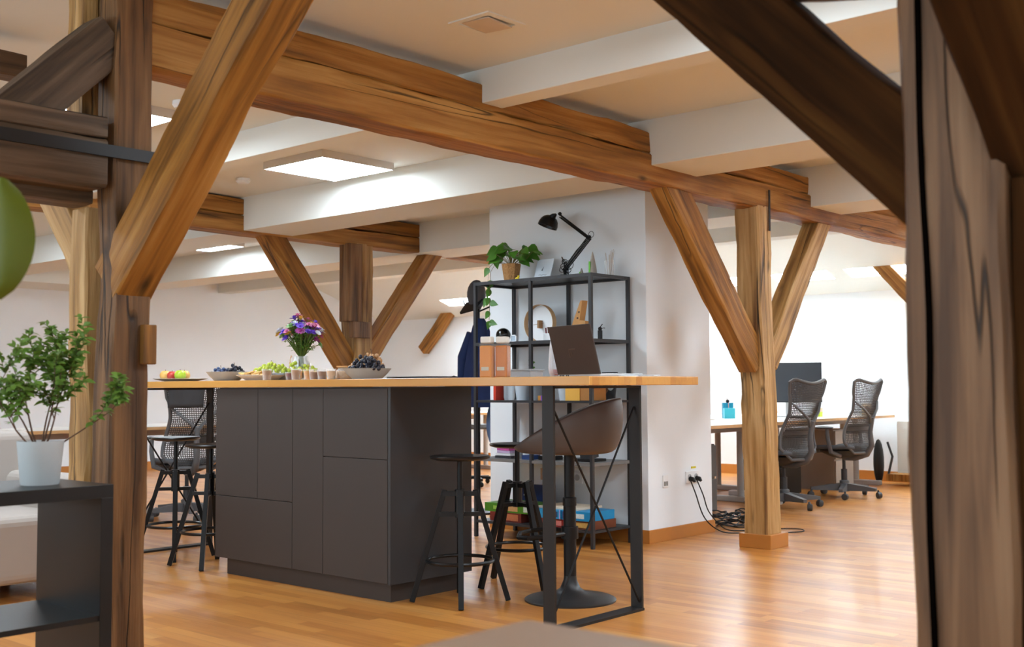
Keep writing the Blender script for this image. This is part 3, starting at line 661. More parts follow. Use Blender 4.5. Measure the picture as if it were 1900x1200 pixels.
pot(5.98, 5.04, Z3, .045, .105, mat('grey_cup', (130, 136, 142), .4), 'mid grey tapered cup on the third shelf', 'cup', 'cup')
pot(6.12, 4.68, Z3, .06, .10, PALE, 'white tub behind the yellow box', 'pot')
t = thing('seedling_pot', 'little green seedling in a white tray behind the juice bottles', 'plant', (6.12, 5.22, Z3+.0))
MB().bx(-.05, .05, -.10, .03, .0, .15).build('tray', FROST, t, bevel=.004)
b = MB(); b.tube([(0, -.02, .14), (.0, -.02, .29)], .002, 5)
for k in range(7): b.leaf((0, -.02, .17+.018*k), (-.3, (-1)**k, .3), .035, .02, (-1, 0, .4), .2)
b.build('seedling', GREEN, t)
t = thing('storage_box', 'yellow-ended cardboard box on the third shelf under the laptop', 'box', (6.02, 4.60, Z3))
MB().bx(-.09, .09, -.05, .15, 0, .085).build('carton', mat('kraft_brown', (176, 120, 62), .7), t, bevel=.002)
MB().bx(-.095, -.09, .03, .15, 0, .086).build('yellow_end', mat('yellow_card', (232, 176, 76), .6), t)
b = MB()
for k in range(5): b.bx(-.06, .06, -.02+.022*k, -.003+.022*k, .086, .145+.004*(k % 2), mi=k % 3)
tag(b.build('booklets', [WHT, mat('steel_blue', (90, 130, 170), .5), mat('pale_paper', (210, 215, 218), .6)], None, loc=(6.02, 4.60, Z3)), 'row of thin blue and white booklets on the cardboard box', 'booklets')
t = thing('card_box', 'small patterned red and cream box at the right of the third shelf', 'box', (6.0, 4.545, Z3+.087))
MB().bx(-.02, .03, -.03, .01, 0, .09).build('carton', mat('cream_card', (220, 176, 130), .6, var=.2, vs=90), t)
b = MB()
for k in range(4): b.bx(-.0215, -.02, -.028+.0*k, .008, .01+.02*k, .016+.02*k)
b.build('red_print', mat('red_print', (190, 50, 60), .6), t)
t = thing('colour_box', 'small purple and orange box on the third shelf', 'box', (5.94, 4.935, Z3))
MB().bx(-.02, .02, -.03, .025, 0, .032).build('purple_side', mat('purple_card', (130, 80, 190), .5), t); MB().bx(-.02, .02, .025, .05, 0, .032).build('orange_side', mat('orange_card', (226, 160, 80), .5), t)
b = MB(); b.bx(-.06, .06, -.012, .012, 0, .17); tag(b.build('book', mat('vermilion', (206, 62, 40), .5), None, loc=(6.0, 5.40, Z3), bevel=.001), 'upright red-orange book at the left of the third shelf', 'book')
t = thing('glass_jar', 'clear glass jar beside the red-orange book', 'jar', (6.0, 5.315, Z3)); b = MB(); b.lathe([(.035, 0), (.04, .02), (.04, .13), (.03, .14)], 18); b.build('glass', FROST, t, True)
# --- fourth level
Z4 = .55
rnd = random.Random(4)
for k, (c_, lab, w_, d_) in enumerate([((50, 50, 54), 'black slim book at the bottom of the small pile on the fourth shelf', .16, .13), ((222, 222, 224), 'white book second from the bottom of the small pile', .15, .12), ((190, 170, 200), 'lilac book in the middle of the small pile', .12, .10), ((196, 80, 150), 'pink booklet near the top of the small pile', .12, .09), ((230, 214, 236), 'pale patterned booklet topmost of the small pile', .10, .08)]):
    o = MB().box((0, 0, .009), (.12, w_, .016), (0, 0, rnd.uniform(-.1, .1))).build('book', mat('book_cover_%d%d%d' % c_, c_, .5, var=.15, vs=60), None, loc=(6.0, 5.32, Z4+.0005+.0178*k)); tag(o, lab, 'book', 'books piled on the fourth shelf')
b = MB(); b.ball((0, 0, .03), .03, 14); b.bx(-.03, .03, -.03, .03, 0, .02); tag(b.build('round_gadget', mat('gadget_grey', (140, 144, 148), .3), None, True, loc=(6.0, 5.23, Z4)), 'round grey gadget at the end of the small book pile', 'gadget')
b = MB(); b.bx(-.05, .05, -.04, .04, 0, .03); tag(b.build('box_game', mat('navy_print', (34, 60, 110), .5, var=.3, vs=80), None, loc=(5.98, 5.10, Z4)), 'small navy box on the fourth shelf', 'box')
t = thing('router', 'black flat device with a silver front behind the stool seat', 'device', (6.02, 4.96, Z4)); MB().bx(-.06, .06, -.06, .06, 0, .028).build('body', BLK, t, bevel=.003); b = MB(); b.tube([(-.05, .06, .02), (-.05, .055, .06), (-.05, -.055, .06), (-.05, -.06, .02)], .002, 5); b.build('wire_handle', BLK, t)
t = thing('card_reader', 'low black box with tilted top at the right of the fourth shelf', 'device', (6.05, 4.67, Z4)); MB().bx(-.08, .08, -.1, .1, 0, .018).build('base', BLK, t); MB().box((0, -.02, .045), (.09, .09, .05), (0, -.2, 0)).build('screen', DGREY, t, bevel=.003)
# --- bottom level: board games
Z5 = .115
def gamebox(y0, y1, z, h, col, lab, prints, x0=5.93, rz=0):
    t = thing('board_game_box', lab, 'board game', (x0, (y0+y1)/2, z), rz, 'board games on the bottom shelf')
    w = (y1-y0)/2
    MB().bx(0, .27, -w, w, 0, h).build('box', mat('game_%d_%d_%d' % col, col, .45, var=.12, vs=40), t, bevel=.001)
    for (pn, a, e, z0, z1, pc) in prints:
        MB().bx(-.0015, 0, -w+2*w*a, -w+2*w*e, h*z0, h*z1).build(pn, mat('print_%d_%d_%d' % pc, pc, .5, var=.3, vs=120), t)
gamebox(5.15, 5.44, Z5, .062, (120, 46, 36), 'dark red game box under the green one', [('label_patch', .1, .55, .15, .85, (190, 110, 70))])
gamebox(5.08, 5.49, Z5+.0625, .06, (74, 128, 30), 'long green board game box on the bottom shelf, left stack', [('picture_patch', .25, .5, .2, .8, (196, 150, 96)), ('logo_patch', .02, .12, .2, .8, (200, 206, 190)), ('tag_patch', .6, .8, .3, .7, (150, 190, 80))])
gamebox(4.53, 4.75, Z5, .055, (116, 60, 34), 'brown and gold game box at the lower right of the shelf', [('gold_title', .1, .8, .2, .8, (214, 166, 90))], 5.91)
gamebox(4.76, 4.96, Z5, .055, (142, 40, 36), 'crimson game box at the bottom, left of the brown one', [('pink_title', .1, .5, .2, .8, (220, 130, 120))], 5.91)
gamebox(4.535, 4.77, Z5+.0555, .06, (20, 140, 196), 'bright blue game box, right one of two in the upper layer', [('white_title', .2, .6, .25, .75, (210, 225, 230)), ('dark_patch', .85, .97, .1, .9, (40, 60, 110))], 5.90)
gamebox(4.78, 5.03, Z5+.0555, .06, (46, 150, 200), 'bright blue game box, left one of two in the upper layer', [('shade_patch', .1, .4, .2, .8, (50, 80, 120)), ('lilac_patch', .01, .04, .0, 1, (190, 170, 220))], 5.90)
gamebox(4.66, 5.0, Z5+.1165, .014, (226, 210, 186), 'flat cream box lid lying on the two blue game boxes', [], 5.93)
t = thing('board_game_box', 'dark blue game box standing upright against the wall with 1000 in light print', 'board game', (6.22, 5.27, Z5), 0, 'board games on the bottom shelf')
MB().bx(0, .035, -.15, .15, 0, .235).build('box', mat('deep_navy', (22, 44, 98), .45), t)
def text(s, size, loc, rot, m, name, parent=None, ext=.0006):
    cu = bpy.data.curves.new(name, 'FONT'); cu.body = s; cu.size = size; cu.extrude = ext; cu.align_x = 'CENTER'; cu.align_y = 'CENTER'
    o = bpy.data.objects.new(name, cu); COL.objects.link(o)
    dg = bpy.context.evaluated_depsgraph_get(); me = bpy.data.meshes.new_from_object(o.evaluated_get(dg))
    bpy.data.objects.remove(o); o = bpy.data.objects.new(name, me); COL.objects.link(o); me.materials.clear(); me.materials.append(m)
    o.location = loc; o.rotation_euler = rot; o.parent = parent; return o
FACEX = (pi/2, 0, -pi/2)
text('1000', .03, (-.001, .11, .215), FACEX, mat('sky_print', (90, 190, 230), .5), 'number_print', t)
b = MB(); b.tube(arc((-.001, .1, .13), .03, pi/2, pi*1.5, 10, ax='x'), .007, 5); b.build('white_arc', WHT, t)
# socket plates
def socket(x, y, z, nx, ny, label, n=1, m=None):
    rz = math.atan2(ny, nx)
    t = thing('wall_socket', label, 'socket', (x, y, z), rz)
    wd = .082*n; MB().bx(0, .01, -wd/2, wd/2, -.041, .041).build('plate', m or WHT, t, bevel=.002)
    for k in range(n):
        c0 = -wd/2+.041+.082*k
        bq = MB(); bq.lathe([(.022, 0), (.022, .003), (.019, .003), (.017, -.004)], 18)
        bq.v = [Matrix.Rotation(pi/2, 4, 'Y') @ v+Vector((.0105, c0, 0)) for v in bq.v]; bq.build('insert', mat('socket_grey', (176, 178, 180), .5), t)
    return t
socket(6.33, 4.965, .41, -1, 0, 'single white socket on the pier behind the bar chair')
socket(6.33, 5.262, .42, -1, 0, 'beige socket on the pier wall left of the black column', m=mat('beige_plate', (204, 170, 138), .5))
t = thing('wall_switch', 'small double data plate low on the right face of the pier', 'wall plate', (6.527, 4.37, .40), -pi/2)
MB().bx(0, .008, -.03, .03, -.042, .042).build('plate', WHT, t, bevel=.002); b = MB(); b.bx(.008, .01, -.022, -.003, -.03, .0); b.bx(.008, .01, .004, .022, -.03, .0); b.build('ports', mat('port_grey', (120, 118, 116), .5), t)
socket(6.86, 4.37, .41, 0, -1, 'double socket with two black plugs on the right face of the pier', 2)
b = MB(); b.bx(6.855, 6.915, 4.367, 4.37, .468, .482); tag(b.build('sticker', mat('yellow_sticker', (214, 200, 60), .5, var=.4, vs=150)), 'small yellow sticker above the double socket', 'sticker')
def cord(pts, r, label, m=BLK, plug=None):
    """smooth cable through points (Catmull-Rom)"""
    P = [Vector(p) for p in pts]; P = [P[0]]+P+[P[-1]]; out = []
    for i in range(1, len(P)-2):
        for k in range(6):
            t_ = k/6; a, b_, c_, d = P[i-1], P[i], P[i+1], P[i+2]
            out.append(.5*((2*b_)+(-a+c_)*t_+(2*a-5*b_+4*c_-d)*t_*t_+(-a+3*b_-3*c_+d)*t_**3))
    out.append(P[-2]); b = MB(); b.tube(out, r, 6)
    t = thing('cable', label, 'cord', pts[0]); b.v = [v-Vector(pts[0]) for v in b.v]; b.build('flex', m, t, True)
    if plug: bq = MB(); bq.tube([(0, .0, 0), (0, -.03, -.005), (0, -.042, -.02)], [.017, .016, .009], 10); bq.build('plug', BLK, t, True)
cord([(6.82, 4.358, .40), (6.83, 4.32, .30), (6.93, 4.31, .12), (7.05, 4.25, .02), (7.16, 4.15, .006), (7.2, 4.09, .006)], .0045, 'black cord from the left plug of the double socket down to the floor', plug=1)
cord([(6.90, 4.358, .40), (6.93, 4.32, .28), (7.0, 4.32, .16), (7.1, 4.28, .05), (7.2, 4.26, .012), (7.3, 4.2, .006)], .0045, 'black cord from the right plug of the double socket to the cable heap', plug=1)
b = MB(); rnd = random.Random(11)
for k in range(18):
    c0 = Vector((7.5+rnd.uniform(-.2, .30), 4.42+rnd.uniform(-.12, .12), .006+.011*(k % 9))); r = rnd.uniform(.05, .12)
    b.tube([c0+Vector((cos(a/16*6.28)*r*1.2, sin(a/16*6.28)*r, .01*sin(a)+.006)) for a in range(16)], .005, 5, closed=True)
tag(b.build('cable_heap', BLK, None, True), 'tangled heap of black cables on the floor between pier and post', 'cables')
t = thing('power_strip', 'dark power strip lying in the cable heap', 'power strip', (7.95, 4.55, 0), R(20)); MB().bx(-.16, .16, -.03, .03, 0, .04).build('body', DGREY, t, bevel=.004); MB().box((.0, -.01, .055), (.07, .05, .03), (0, .2, 0)).build('adapter', mat('adapter_blue_grey', (110, 120, 134), .4), t, bevel=.003)
cord([(7.3, 4.2, .006), (7.5, 4.1, .006), (7.62, 3.95, .006), (7.52, 3.86, .006), (7.38, 3.92, .006), (7.2, 4.05, .006)], .004, 'loop of dark cable on the floor right of the post block')

# ------------------------------------------------------------ things on the worktop
rnd = random.Random(21)
def bowl(x, y, r, h, m, label, name='bowl', cat='bowl'):
    b = MB(); b.lathe([(r*.56, 0), (r*.6, .003), (r*.82, h*.5), (r*.94, h*.85), (r, h), (r*.965, h), (r*.9, h*.8), (r*.55, .012), (0, .01)], 36)
    return tag(b.build(name, m, None, True, loc=(x, y, CT)), label, cat)
def plate(x, y, r, m, label, h=.017):
    b = MB(); b.lathe([(r*.55, 0), (r*.6, .003), (r*.97, h), (r, h+.002), (r*.96, h+.003), (r*.6, .008), (0, .008)], 36); return tag(b.build('plate', m, None, True, loc=(x, y, CT)), label, 'plate')
plate(4.03, 6.36, .17, CERAM, 'flat grey stoneware plate of apples at the left end of the worktop')
appleR = mat('apple_red', (190, 60, 44), .35, var=.45, vs=14); appleG = mat('apple_green', (168, 190, 50), .35, var=.25, vs=14); appleY = mat('apple_yellow', (222, 170, 90), .35, var=.2, vs=14)
def apple(x, y, r, m, label):
    t = thing('apple', label, 'apple', (x, y, CT+.0095+r*.9), rnd.uniform(0, 6), 'apples on the grey plate')
    b = MB(); pr = []
    for i in range(13):
        a = pi*i/12; rr_ = r*(sin(a)**.85)*(1+.05*cos(a)); zz = -r*.9*cos(a)
        if i > 10: zz -= r*.13*(i-10)/2
        pr.append((max(rr_, .0005), zz))
    b.lathe(pr, 18); b.build('flesh', m, t, True)
    b = MB(); b.tube([(0, 0, r*.7), (.003, 0, r*1.0)], .0018, 5); b.build('stem', TWIG, t)
apple(3.99, 6.47, .036, appleY, 'yellow apple at the left of the plate'); apple(4.05, 6.42, .033, appleY, 'yellow-orange apple, second from the left on the plate')
apple(3.98, 6.375, .033, appleR, 'red apple in the middle of the plate'); apple(4.04, 6.33, .035, appleY, 'yellow apple behind the red one on the plate'); apple(3.98, 6.285, .036, appleG, 'green apple at the right of the plate')
def grapes(x, y, z, n, rx, ry, hz, rb, m, label, group, seed=0):
    q = random.Random(seed); t = thing('grape_bunch', label, 'grapes', (x, y, z), 0, group)
    b = MB(); k = 0; tries = 0; pts = []
    while k < n and tries < 4000:
        tries += 1; a = q.uniform(0, 6.3); s = q.random()**.5; u = q.random()
        p = Vector((cos(a)*s*rx, sin(a)*s*ry, hz*(1-s*s)*u+rb*.9))
        if all((p-o_).length > rb*1.55 for o_ in pts): pts.append(p); b.ball(p, rb, 8, sz=1.1); k += 1
    b.build('berries', m, t, True)
    s_ = MB(); s_.tube([(0, 0, rb), (0, 0, hz*.7+rb), (.01, .02, hz+rb*2.2)], .0022, 5); s_.build('stalk', TWIG, t)
BLUEG = mat('blue_grape', (60, 74, 110), .4, var=.4, vs=40); BLACKG = mat('black_grape', (38, 38, 50), .35, var=.5, vs=40); GREENG = mat('green_grape', (178, 190, 66), .35, var=.25, vs=40); TANG = mat('amber_grape', (196, 150, 104), .45, var=.2, vs=40)
bowl(3.97, 5.77, .122, .055, CERAM, 'grey stoneware bowl of blue grapes left of the snack plate')
grapes(3.95, 5.80, CT+.036, 34, .065, .07, .035, .0105, BLUEG, 'dusty blue grapes heaped at the left of the grey bowl', 'grapes in the left bowl', 1)
grapes(3.99, 5.72, CT+.036, 30, .055, .06, .05, .0105, BLACKG, 'darker blue grapes at the right of the left bowl', 'grapes in the left bowl', 2)
plate(4.02, 5.49, .15, WHT, 'white snack plate between the blue grapes and the glass cups', .03)
grapes(4.12, 5.53, CT+.045, 46, .09, .14, .05, .0115, GREENG, 'green grapes piled at the left of the snack plates', 'grapes on the raised plate', 3)
grapes(4.20, 5.37, CT+.045, 40, .09, .12, .055, .0115, GREENG, 'green grapes piled behind the first glass cup', 'grapes on the raised plate', 4)
plate(4.16, 5.46, .15, CERAM, 'grey plate holding the green grapes behind the white plate', .04)
ORD = ['first', 'second', 'third', 'fourth', 'fifth', 'sixth', 'seventh', 'eighth', 'ninth']
CRK = mat('cracker', (222, 172, 100), .75, var=.2, vs=60, bump=.5)
for k in range(9):
    o = MB().box((0, 0, 0), (.05, .055, .008), (rnd.uniform(-.3, .3), rnd.uniform(-.4, .1), rnd.uniform(0, 3))).build('cracker', CRK, None, loc=(3.96+rnd.uniform(-.03, .06), 5.39+.024*k, CT+.032+.007*(k % 3)), bevel=.002)
    tag(o, 'golden cracker on the white snack plate, %s of the nine from the right' % ORD[k], 'cracker', 'crackers on the white snack plate')
CHS = mat('pink_cheese', (226, 190, 168), .6, var=.15, vs=40)
for k in range(5):
    b = MB(); b.ball((0, 0, 0), .013, 8, sz=.7); o = b.build('snack_bite', CHS, None, True, loc=(4.05+.012*(k % 2), 5.62-.018*k, CT+.045+.01*(k % 2))); tag(o, 'pale pink snack bite, %s of five from the left beside the green grapes' % ORD[k], 'snack', 'pale snack bites beside the green grapes')
def cup(x, y, fill, lab, r=.026, h=.058, lvl=.85, gm=GLASS):
    t = thing('glass_cup', lab, 'cup', (x, y, CT), 0, 'glass cups on the worktop')
    b = MB(); b.lathe([(r*.78, 0), (r, h), (r*.94, h), (r*.72, .003)], 20); b.build('glass', gm, t, True)
    b = MB(); b.lathe([(r*.7, .004), (r*.93, h*lvl), (0, h*lvl)], 20); b.build('filling', fill, t, True)
COF = mat('milky_coffee', (168, 124, 86), .5, var=.12, vs=30); COF2 = mat('brown_mousse', (140, 92, 56), .6, var=.15, vs=30); CRM = mat('cream_pudding', (214, 178, 140), .5, var=.1); JAM = mat('dark_red_jam', (118, 20, 32), .25, var=.2); HON = mat('honey_amber', (220, 160, 80), .35, var=.15)
cup(3.87, 5.24, COF, 'cup of light brown mousse, leftmost of the row of glass cups', .028, .064)
cup(4.03, 5.24, JAM, 'glass cup of dark red jam in the cup row', .028, .048)
cup(4.0, 5.135, HON, 'honey coloured cup right of the red jam', .03, .06)
cup(3.90, 5.02, COF, 'brown mousse cup standing between two amber cups', .028, .064)
cup(4.02, 5.06, HON, 'tall amber cup behind the brown mousse cup', .03, .06)
cup(3.93, 4.90, COF2, 'low glass cup of brown mousse with clear rim', .028, .056, .75)
cup(3.93, 4.83, COF2, 'dark brown dessert cup, third from the right in the row', .028, .056, .8)
cup(3.93, 4.755, CRM, 'cream topped dessert cup next to the oat jar', .028, .058, .8)
t = thing('storage_jar', 'squat glass jar of oat biscuits left of the dark grape bowl', 'jar', (4.03, 4.74, CT))
b = MB(); b.lathe([(.055, 0), (.062, .01), (.062, .04), (.055, .048), (.0, .049)], 24); b.build('biscuits', mat('oat_biscuit', (206, 166, 120), .8, var=.35, vs=70, bump=.8, bs=80), t, True)
b = MB(); b.lathe([(.056, .0), (.0645, .01), (.0645, .042), (.058, .052)], 24); b.build('glass', GLASS, t, True)
t = thing('storage_jar', 'taller glass jar with a thin round wooden lid behind the cups', 'jar', (4.22, 4.95, CT))
b = MB(); b.lathe([(.06, 0), (.068, .02), (.068, .055), (.06, .07)], 24); b.build('glass', FROST, t, True); b = MB(); b.lathe([(.066, .07), (.07, .073), (.07, .079), (0, .08)], 24); b.build('lid', mat('cork_lid', (196, 150, 98), .7), t, True)
b = MB(); b.bx(-.12, .12, -.09, .09, 0, .05); tag(b.build('cardboard_tray', HON, None, loc=(4.28, 5.13, CT), bevel=.004), 'yellow snack box standing behind the amber cups', 'box')
# dark grapes bowl
bowl(4.03, 4.58, .13, .058, CERAM, 'grey stoneware bowl heaped with dark grapes right of the cups')
grapes(4.01, 4.56, CT+.044, 64, .085, .105, .075, .0115, BLACKG, 'black grapes heaped on the right bowl', 'grapes in the right bowl', 6)
grapes(4.09, 4.61, CT+.06, 46, .055, .085, .08, .0115, TANG, 'amber brown grapes behind the black ones in the right bowl', 'grapes in the right bowl', 7)
grapes(4.0, 4.635, CT+.055, 12, .03, .035, .03, .011, TANG, 'small amber cluster at the left rim of the right bowl', 'grapes in the right bowl', 8)
b = MB(); b.bx(-.03, .03, -.02, .02, 0, .03); tag(b.build('jam_tub', JAM, None, loc=(4.13, 4.68, CT), bevel=.004), 'small red tub squeezed between oat jar and dark grape bowl', 'tub')
# flowers
t = thing('flower_vase', 'clear glass vase of purple and pink wildflowers behind the cups', 'vase', (4.25, 5.42, CT))
b = MB(); b.lathe([(.055, 0), (.058, .005), (.058, .10), (.042, .125), (.04, .145), (.037, .145), (.039, .125), (.054, .10), (.054, .008), (0, .006)], 24); b.build('glass', glassm('vase_glass', (.95, .98, 1), .03, .35), t, True)
b = MB(); lf = MB(); q = random.Random(12); blooms = []
for k in range(84):
    a = q.uniform(0, 6.3); s = q.random()**.6; rad = .15*s; hgt = .24+.13*(1-s*.7)+q.uniform(-.03, .03)
    if k % 9 == 0: hgt -= .06
    top = Vector((cos(a)*rad*.8, sin(a)*rad, hgt)); b.tube([(cos(a)*.02, sin(a)*.02, .02), (cos(a)*.012, sin(a)*.012, .14), top*.6+Vector((0, 0, .07)), top], .0022, 4)
    for j in range(4):
        u = q.uniform(.3, .95); p = Vector((0, 0, .13)).lerp(top, u); lf.leaf(p, (q.uniform(-1, 1), q.uniform(-1, 1), q.uniform(-.1, .8)), q.uniform(.03, .05), .012, (q.uniform(-1, 1), 0, 1), .2)
    ci = [0, 1, 0, 2, 1, 3, 0, 4, 1, 2, 5][k % 11]; hm = MB(); blooms.append((ci, hm)); r = q.uniform(.02, .03) if k % 5 else .036
    tilt = (top-Vector((0, 0, .15))).normalized(); tq = Vector((0, 0, 1)).rotation_difference(tilt).to_matrix()
    for j in range(12):
        aa = 2*pi*j/12; d = tq @ Vector((cos(aa), sin(aa), .35)); hm.leaf(top, d, r, r*.5, tq @ Vector((0, 0, 1)), .1)
        if j % 2: d = tq @ Vector((cos(aa+.2), sin(aa+.2), 1)); hm.leaf(top+tilt*.004, d, r*.7, r*.4, tq @ Vector((0, 0, 1)), .05)
    hm.ball(top+tilt*.006, r*.3, 6)
b.build('stems', mat('stem_green', (88, 110, 46), .6), t); lf.build('leaves', mat('flower_leaf', (82, 124, 40), .5, var=.3, vs=60), t)
PET = [mat('petal_%d' % i, c_, .6, var=.2, vs=80) for i, c_ in enumerate(((110, 74, 196), (160, 62, 136), (200, 110, 150), (224, 228, 236), (220, 172, 60), (120, 160, 90)))]
for ci, hm in blooms: hm.build('bloom', PET[ci], t)
# twig thing behind grapes
b = MB(); b.tube([(0, 0, 0), (0, -.01, .08), (0, -.02, .10)], .0025, 5); b.leaf((0, -.01, .08), (0, -.5, .6), .03, .012, (-1, 0, 0)); b.leaf((0, 0, .05), (0, -.5, .5), .03, .012, (-1, 0, 0))
tag(b.build('dried_twig', mat('dry_twig', (196, 160, 130), .7), None, loc=(4.2, 5.47, CT+.05)), 'little dry twig standing up from the green grapes', 'twig')
# closed laptop
t = thing('closed_laptop', 'thin closed dark laptop lying flat right of the dark grape bowl', 'laptop', (4.28, 4.42, CT), R(0)); MB().bx(-.11, .11, -.16, .16, .001, .009).build('base', DGREY, t, bevel=.002); MB().bx(-.11, .11, -.16, .16, .010, .014).build('lid', BLK, t, bevel=.001)
# juice bottles
def juice(x, y, lab, c_):
    t = thing('juice_bottle', lab, 'bottle', (x, y, CT), R(20), 'square juice bottles beside the laptop')
    b = MB(); b.bx(-.030, .030, -.030, .030, 0, .155); b.build('juice', mat('juice_%d' % c_[1], c_, .3, var=.1, vs=10), t, bevel=.008)
    b = MB(); b.bx(-.0325, .0325, -.0325, .0325, -.0, .165); b.build('bottle_wall', glassm('bottle_plastic', (1, .97, .92), .1, .1), t, bevel=.009)
    b = MB(); b.bx(-.027, .027, -.027, .027, .166, .198); b.build('cap', mat('milky_cap', (222, 214, 204), .4), t, bevel=.006)
    b = MB(); b.bx(-.0335, -.033, -.02, .018, .035, .052); b.build('label_sticker', mat('grey_label', (190, 180, 160), .5), t)
juice(4.02, 3.70, 'orange juice bottle with a milky cap, left one of the pair', (206, 128, 42)); juice(4.07, 3.645, 'deeper orange juice bottle, right one of the pair', (190, 108, 28))
t = thing('food_tub', 'low translucent plastic tub right of the juice bottles', 'tub', (4.33, 3.72, CT)); b = MB(); b.bx(-.05, .05, -.068, .068, 0, .04); b.build('tub', FROST, t, bevel=.006); b = MB(); b.bx(-.056, .056, -.075, .075, .036, .045); b.build('rim', FROST, t, bevel=.002)
# carafe with red tea
t = thing('carafe', 'tall clear carafe with a little red drink left of the open laptop', 'carafe', (4.34, 3.525, CT))
b = MB(); b.lathe([(.030, 0), (.043, .018), (.047, .04), (.042, .14), (.031, .215), (.034, .235), (.031, .235), (.028, .213), (.039, .14), (.044, .04), (.04, .02), (0, .01)], 28); b.build('glass', glassm('carafe_glass', (.97, .98, 1), .03, .4), t, True)
b = MB(); b.lathe([(.026, .011), (.038, .021), (.043, .04), (0, .041)], 24); b.build('drink', mat('red_tea', (190, 50, 46), .2, var=.1), t, True)
b = MB(); b.lathe([(.03, .236), (.03, .25), (.0, .252)], 20); b.tube([(0, -.03, .24), (.0, -.06, .215), (0, -.062, .20)], .006, 6); b.build('spout_lid', FROST, t, True)
# open laptop
H1, H2 = Vector((4.29, 3.485, CT)), Vector((4.18, 3.145, CT)); rz = math.atan2(H2.y-H1.y, H2.x-H1.x)
t = thing('open_laptop', 'open laptop seen from behind, dark lid leaning back on the near end of the worktop', 'laptop', tuple((H1+H2)/2), rz)
SIL = mat('silver_aluminium', (188, 190, 192), .35, metal=.4, var=.03)
b = MB(); b.bx(-.178, .178, .0, .245, .002, .016); b.build('base', SIL, t, bevel=.003)
b = MB(); b.bx(-.165, .165, .03, .13, .0162, .0175); b.build('keyboard', BLK, t)
b = MB()
for xx in (-.16, -.145, -.13, -.105, -.09): b.bx(xx, xx+.009, -.0006, .002, .005, .012)
b.build('ports', BLK, t)
lm = Matrix.Rotation(R(14), 4, 'X')
b = MB(); b.bx(-.178, .178, -.004, .003, .0, .238); b.v = [lm @ v+Vector((0, .004, .013)) for v in b.v]; b.build('lid', mat('espresso_lid', (58, 46, 42), .4, var=.06), t, bevel=.002)
b = MB(); b.bx(-.165, .165, .0032, .0038, .012, .226); b.v = [lm @ v+Vector((0, .004, .013)) for v in b.v]; b.build('screen', BLKG, t)
b = MB(); b.bar((-.035, 0, .125), (-.035, 0, .085), .006, .0015, Y); b.bar((-.032, 0, .123), (.018, 0, .123), .006, .0015, Y); b.bar((-.018, 0, .115), (-.018, 0, .09), .005, .0015, Y)
b.v = [lm @ (v+Vector((0, -.0045, 0)))+Vector((0, .004, .013)) for v in b.v]; b.build('lid_emblem', mat('emblem_bronze', (84, 70, 62), .3, metal=.3), t)
t = thing('notepad', 'thin white notepad beside the open laptop', 'notepad', (4.36, 3.12, CT+.0), R(35)); MB().bx(-.07, .07, -.05, .05, .0, .006).build('pad', WHT, t)
t = thing('smartphone', 'pale phone lying at the right of the laptop', 'phone', (4.40, 3.02, CT), R(20)); MB().bx(-.07, .07, -.035, .035, .0, .009).build('body', mat('phone_silver', (190, 192, 196), .3), t, bevel=.003)

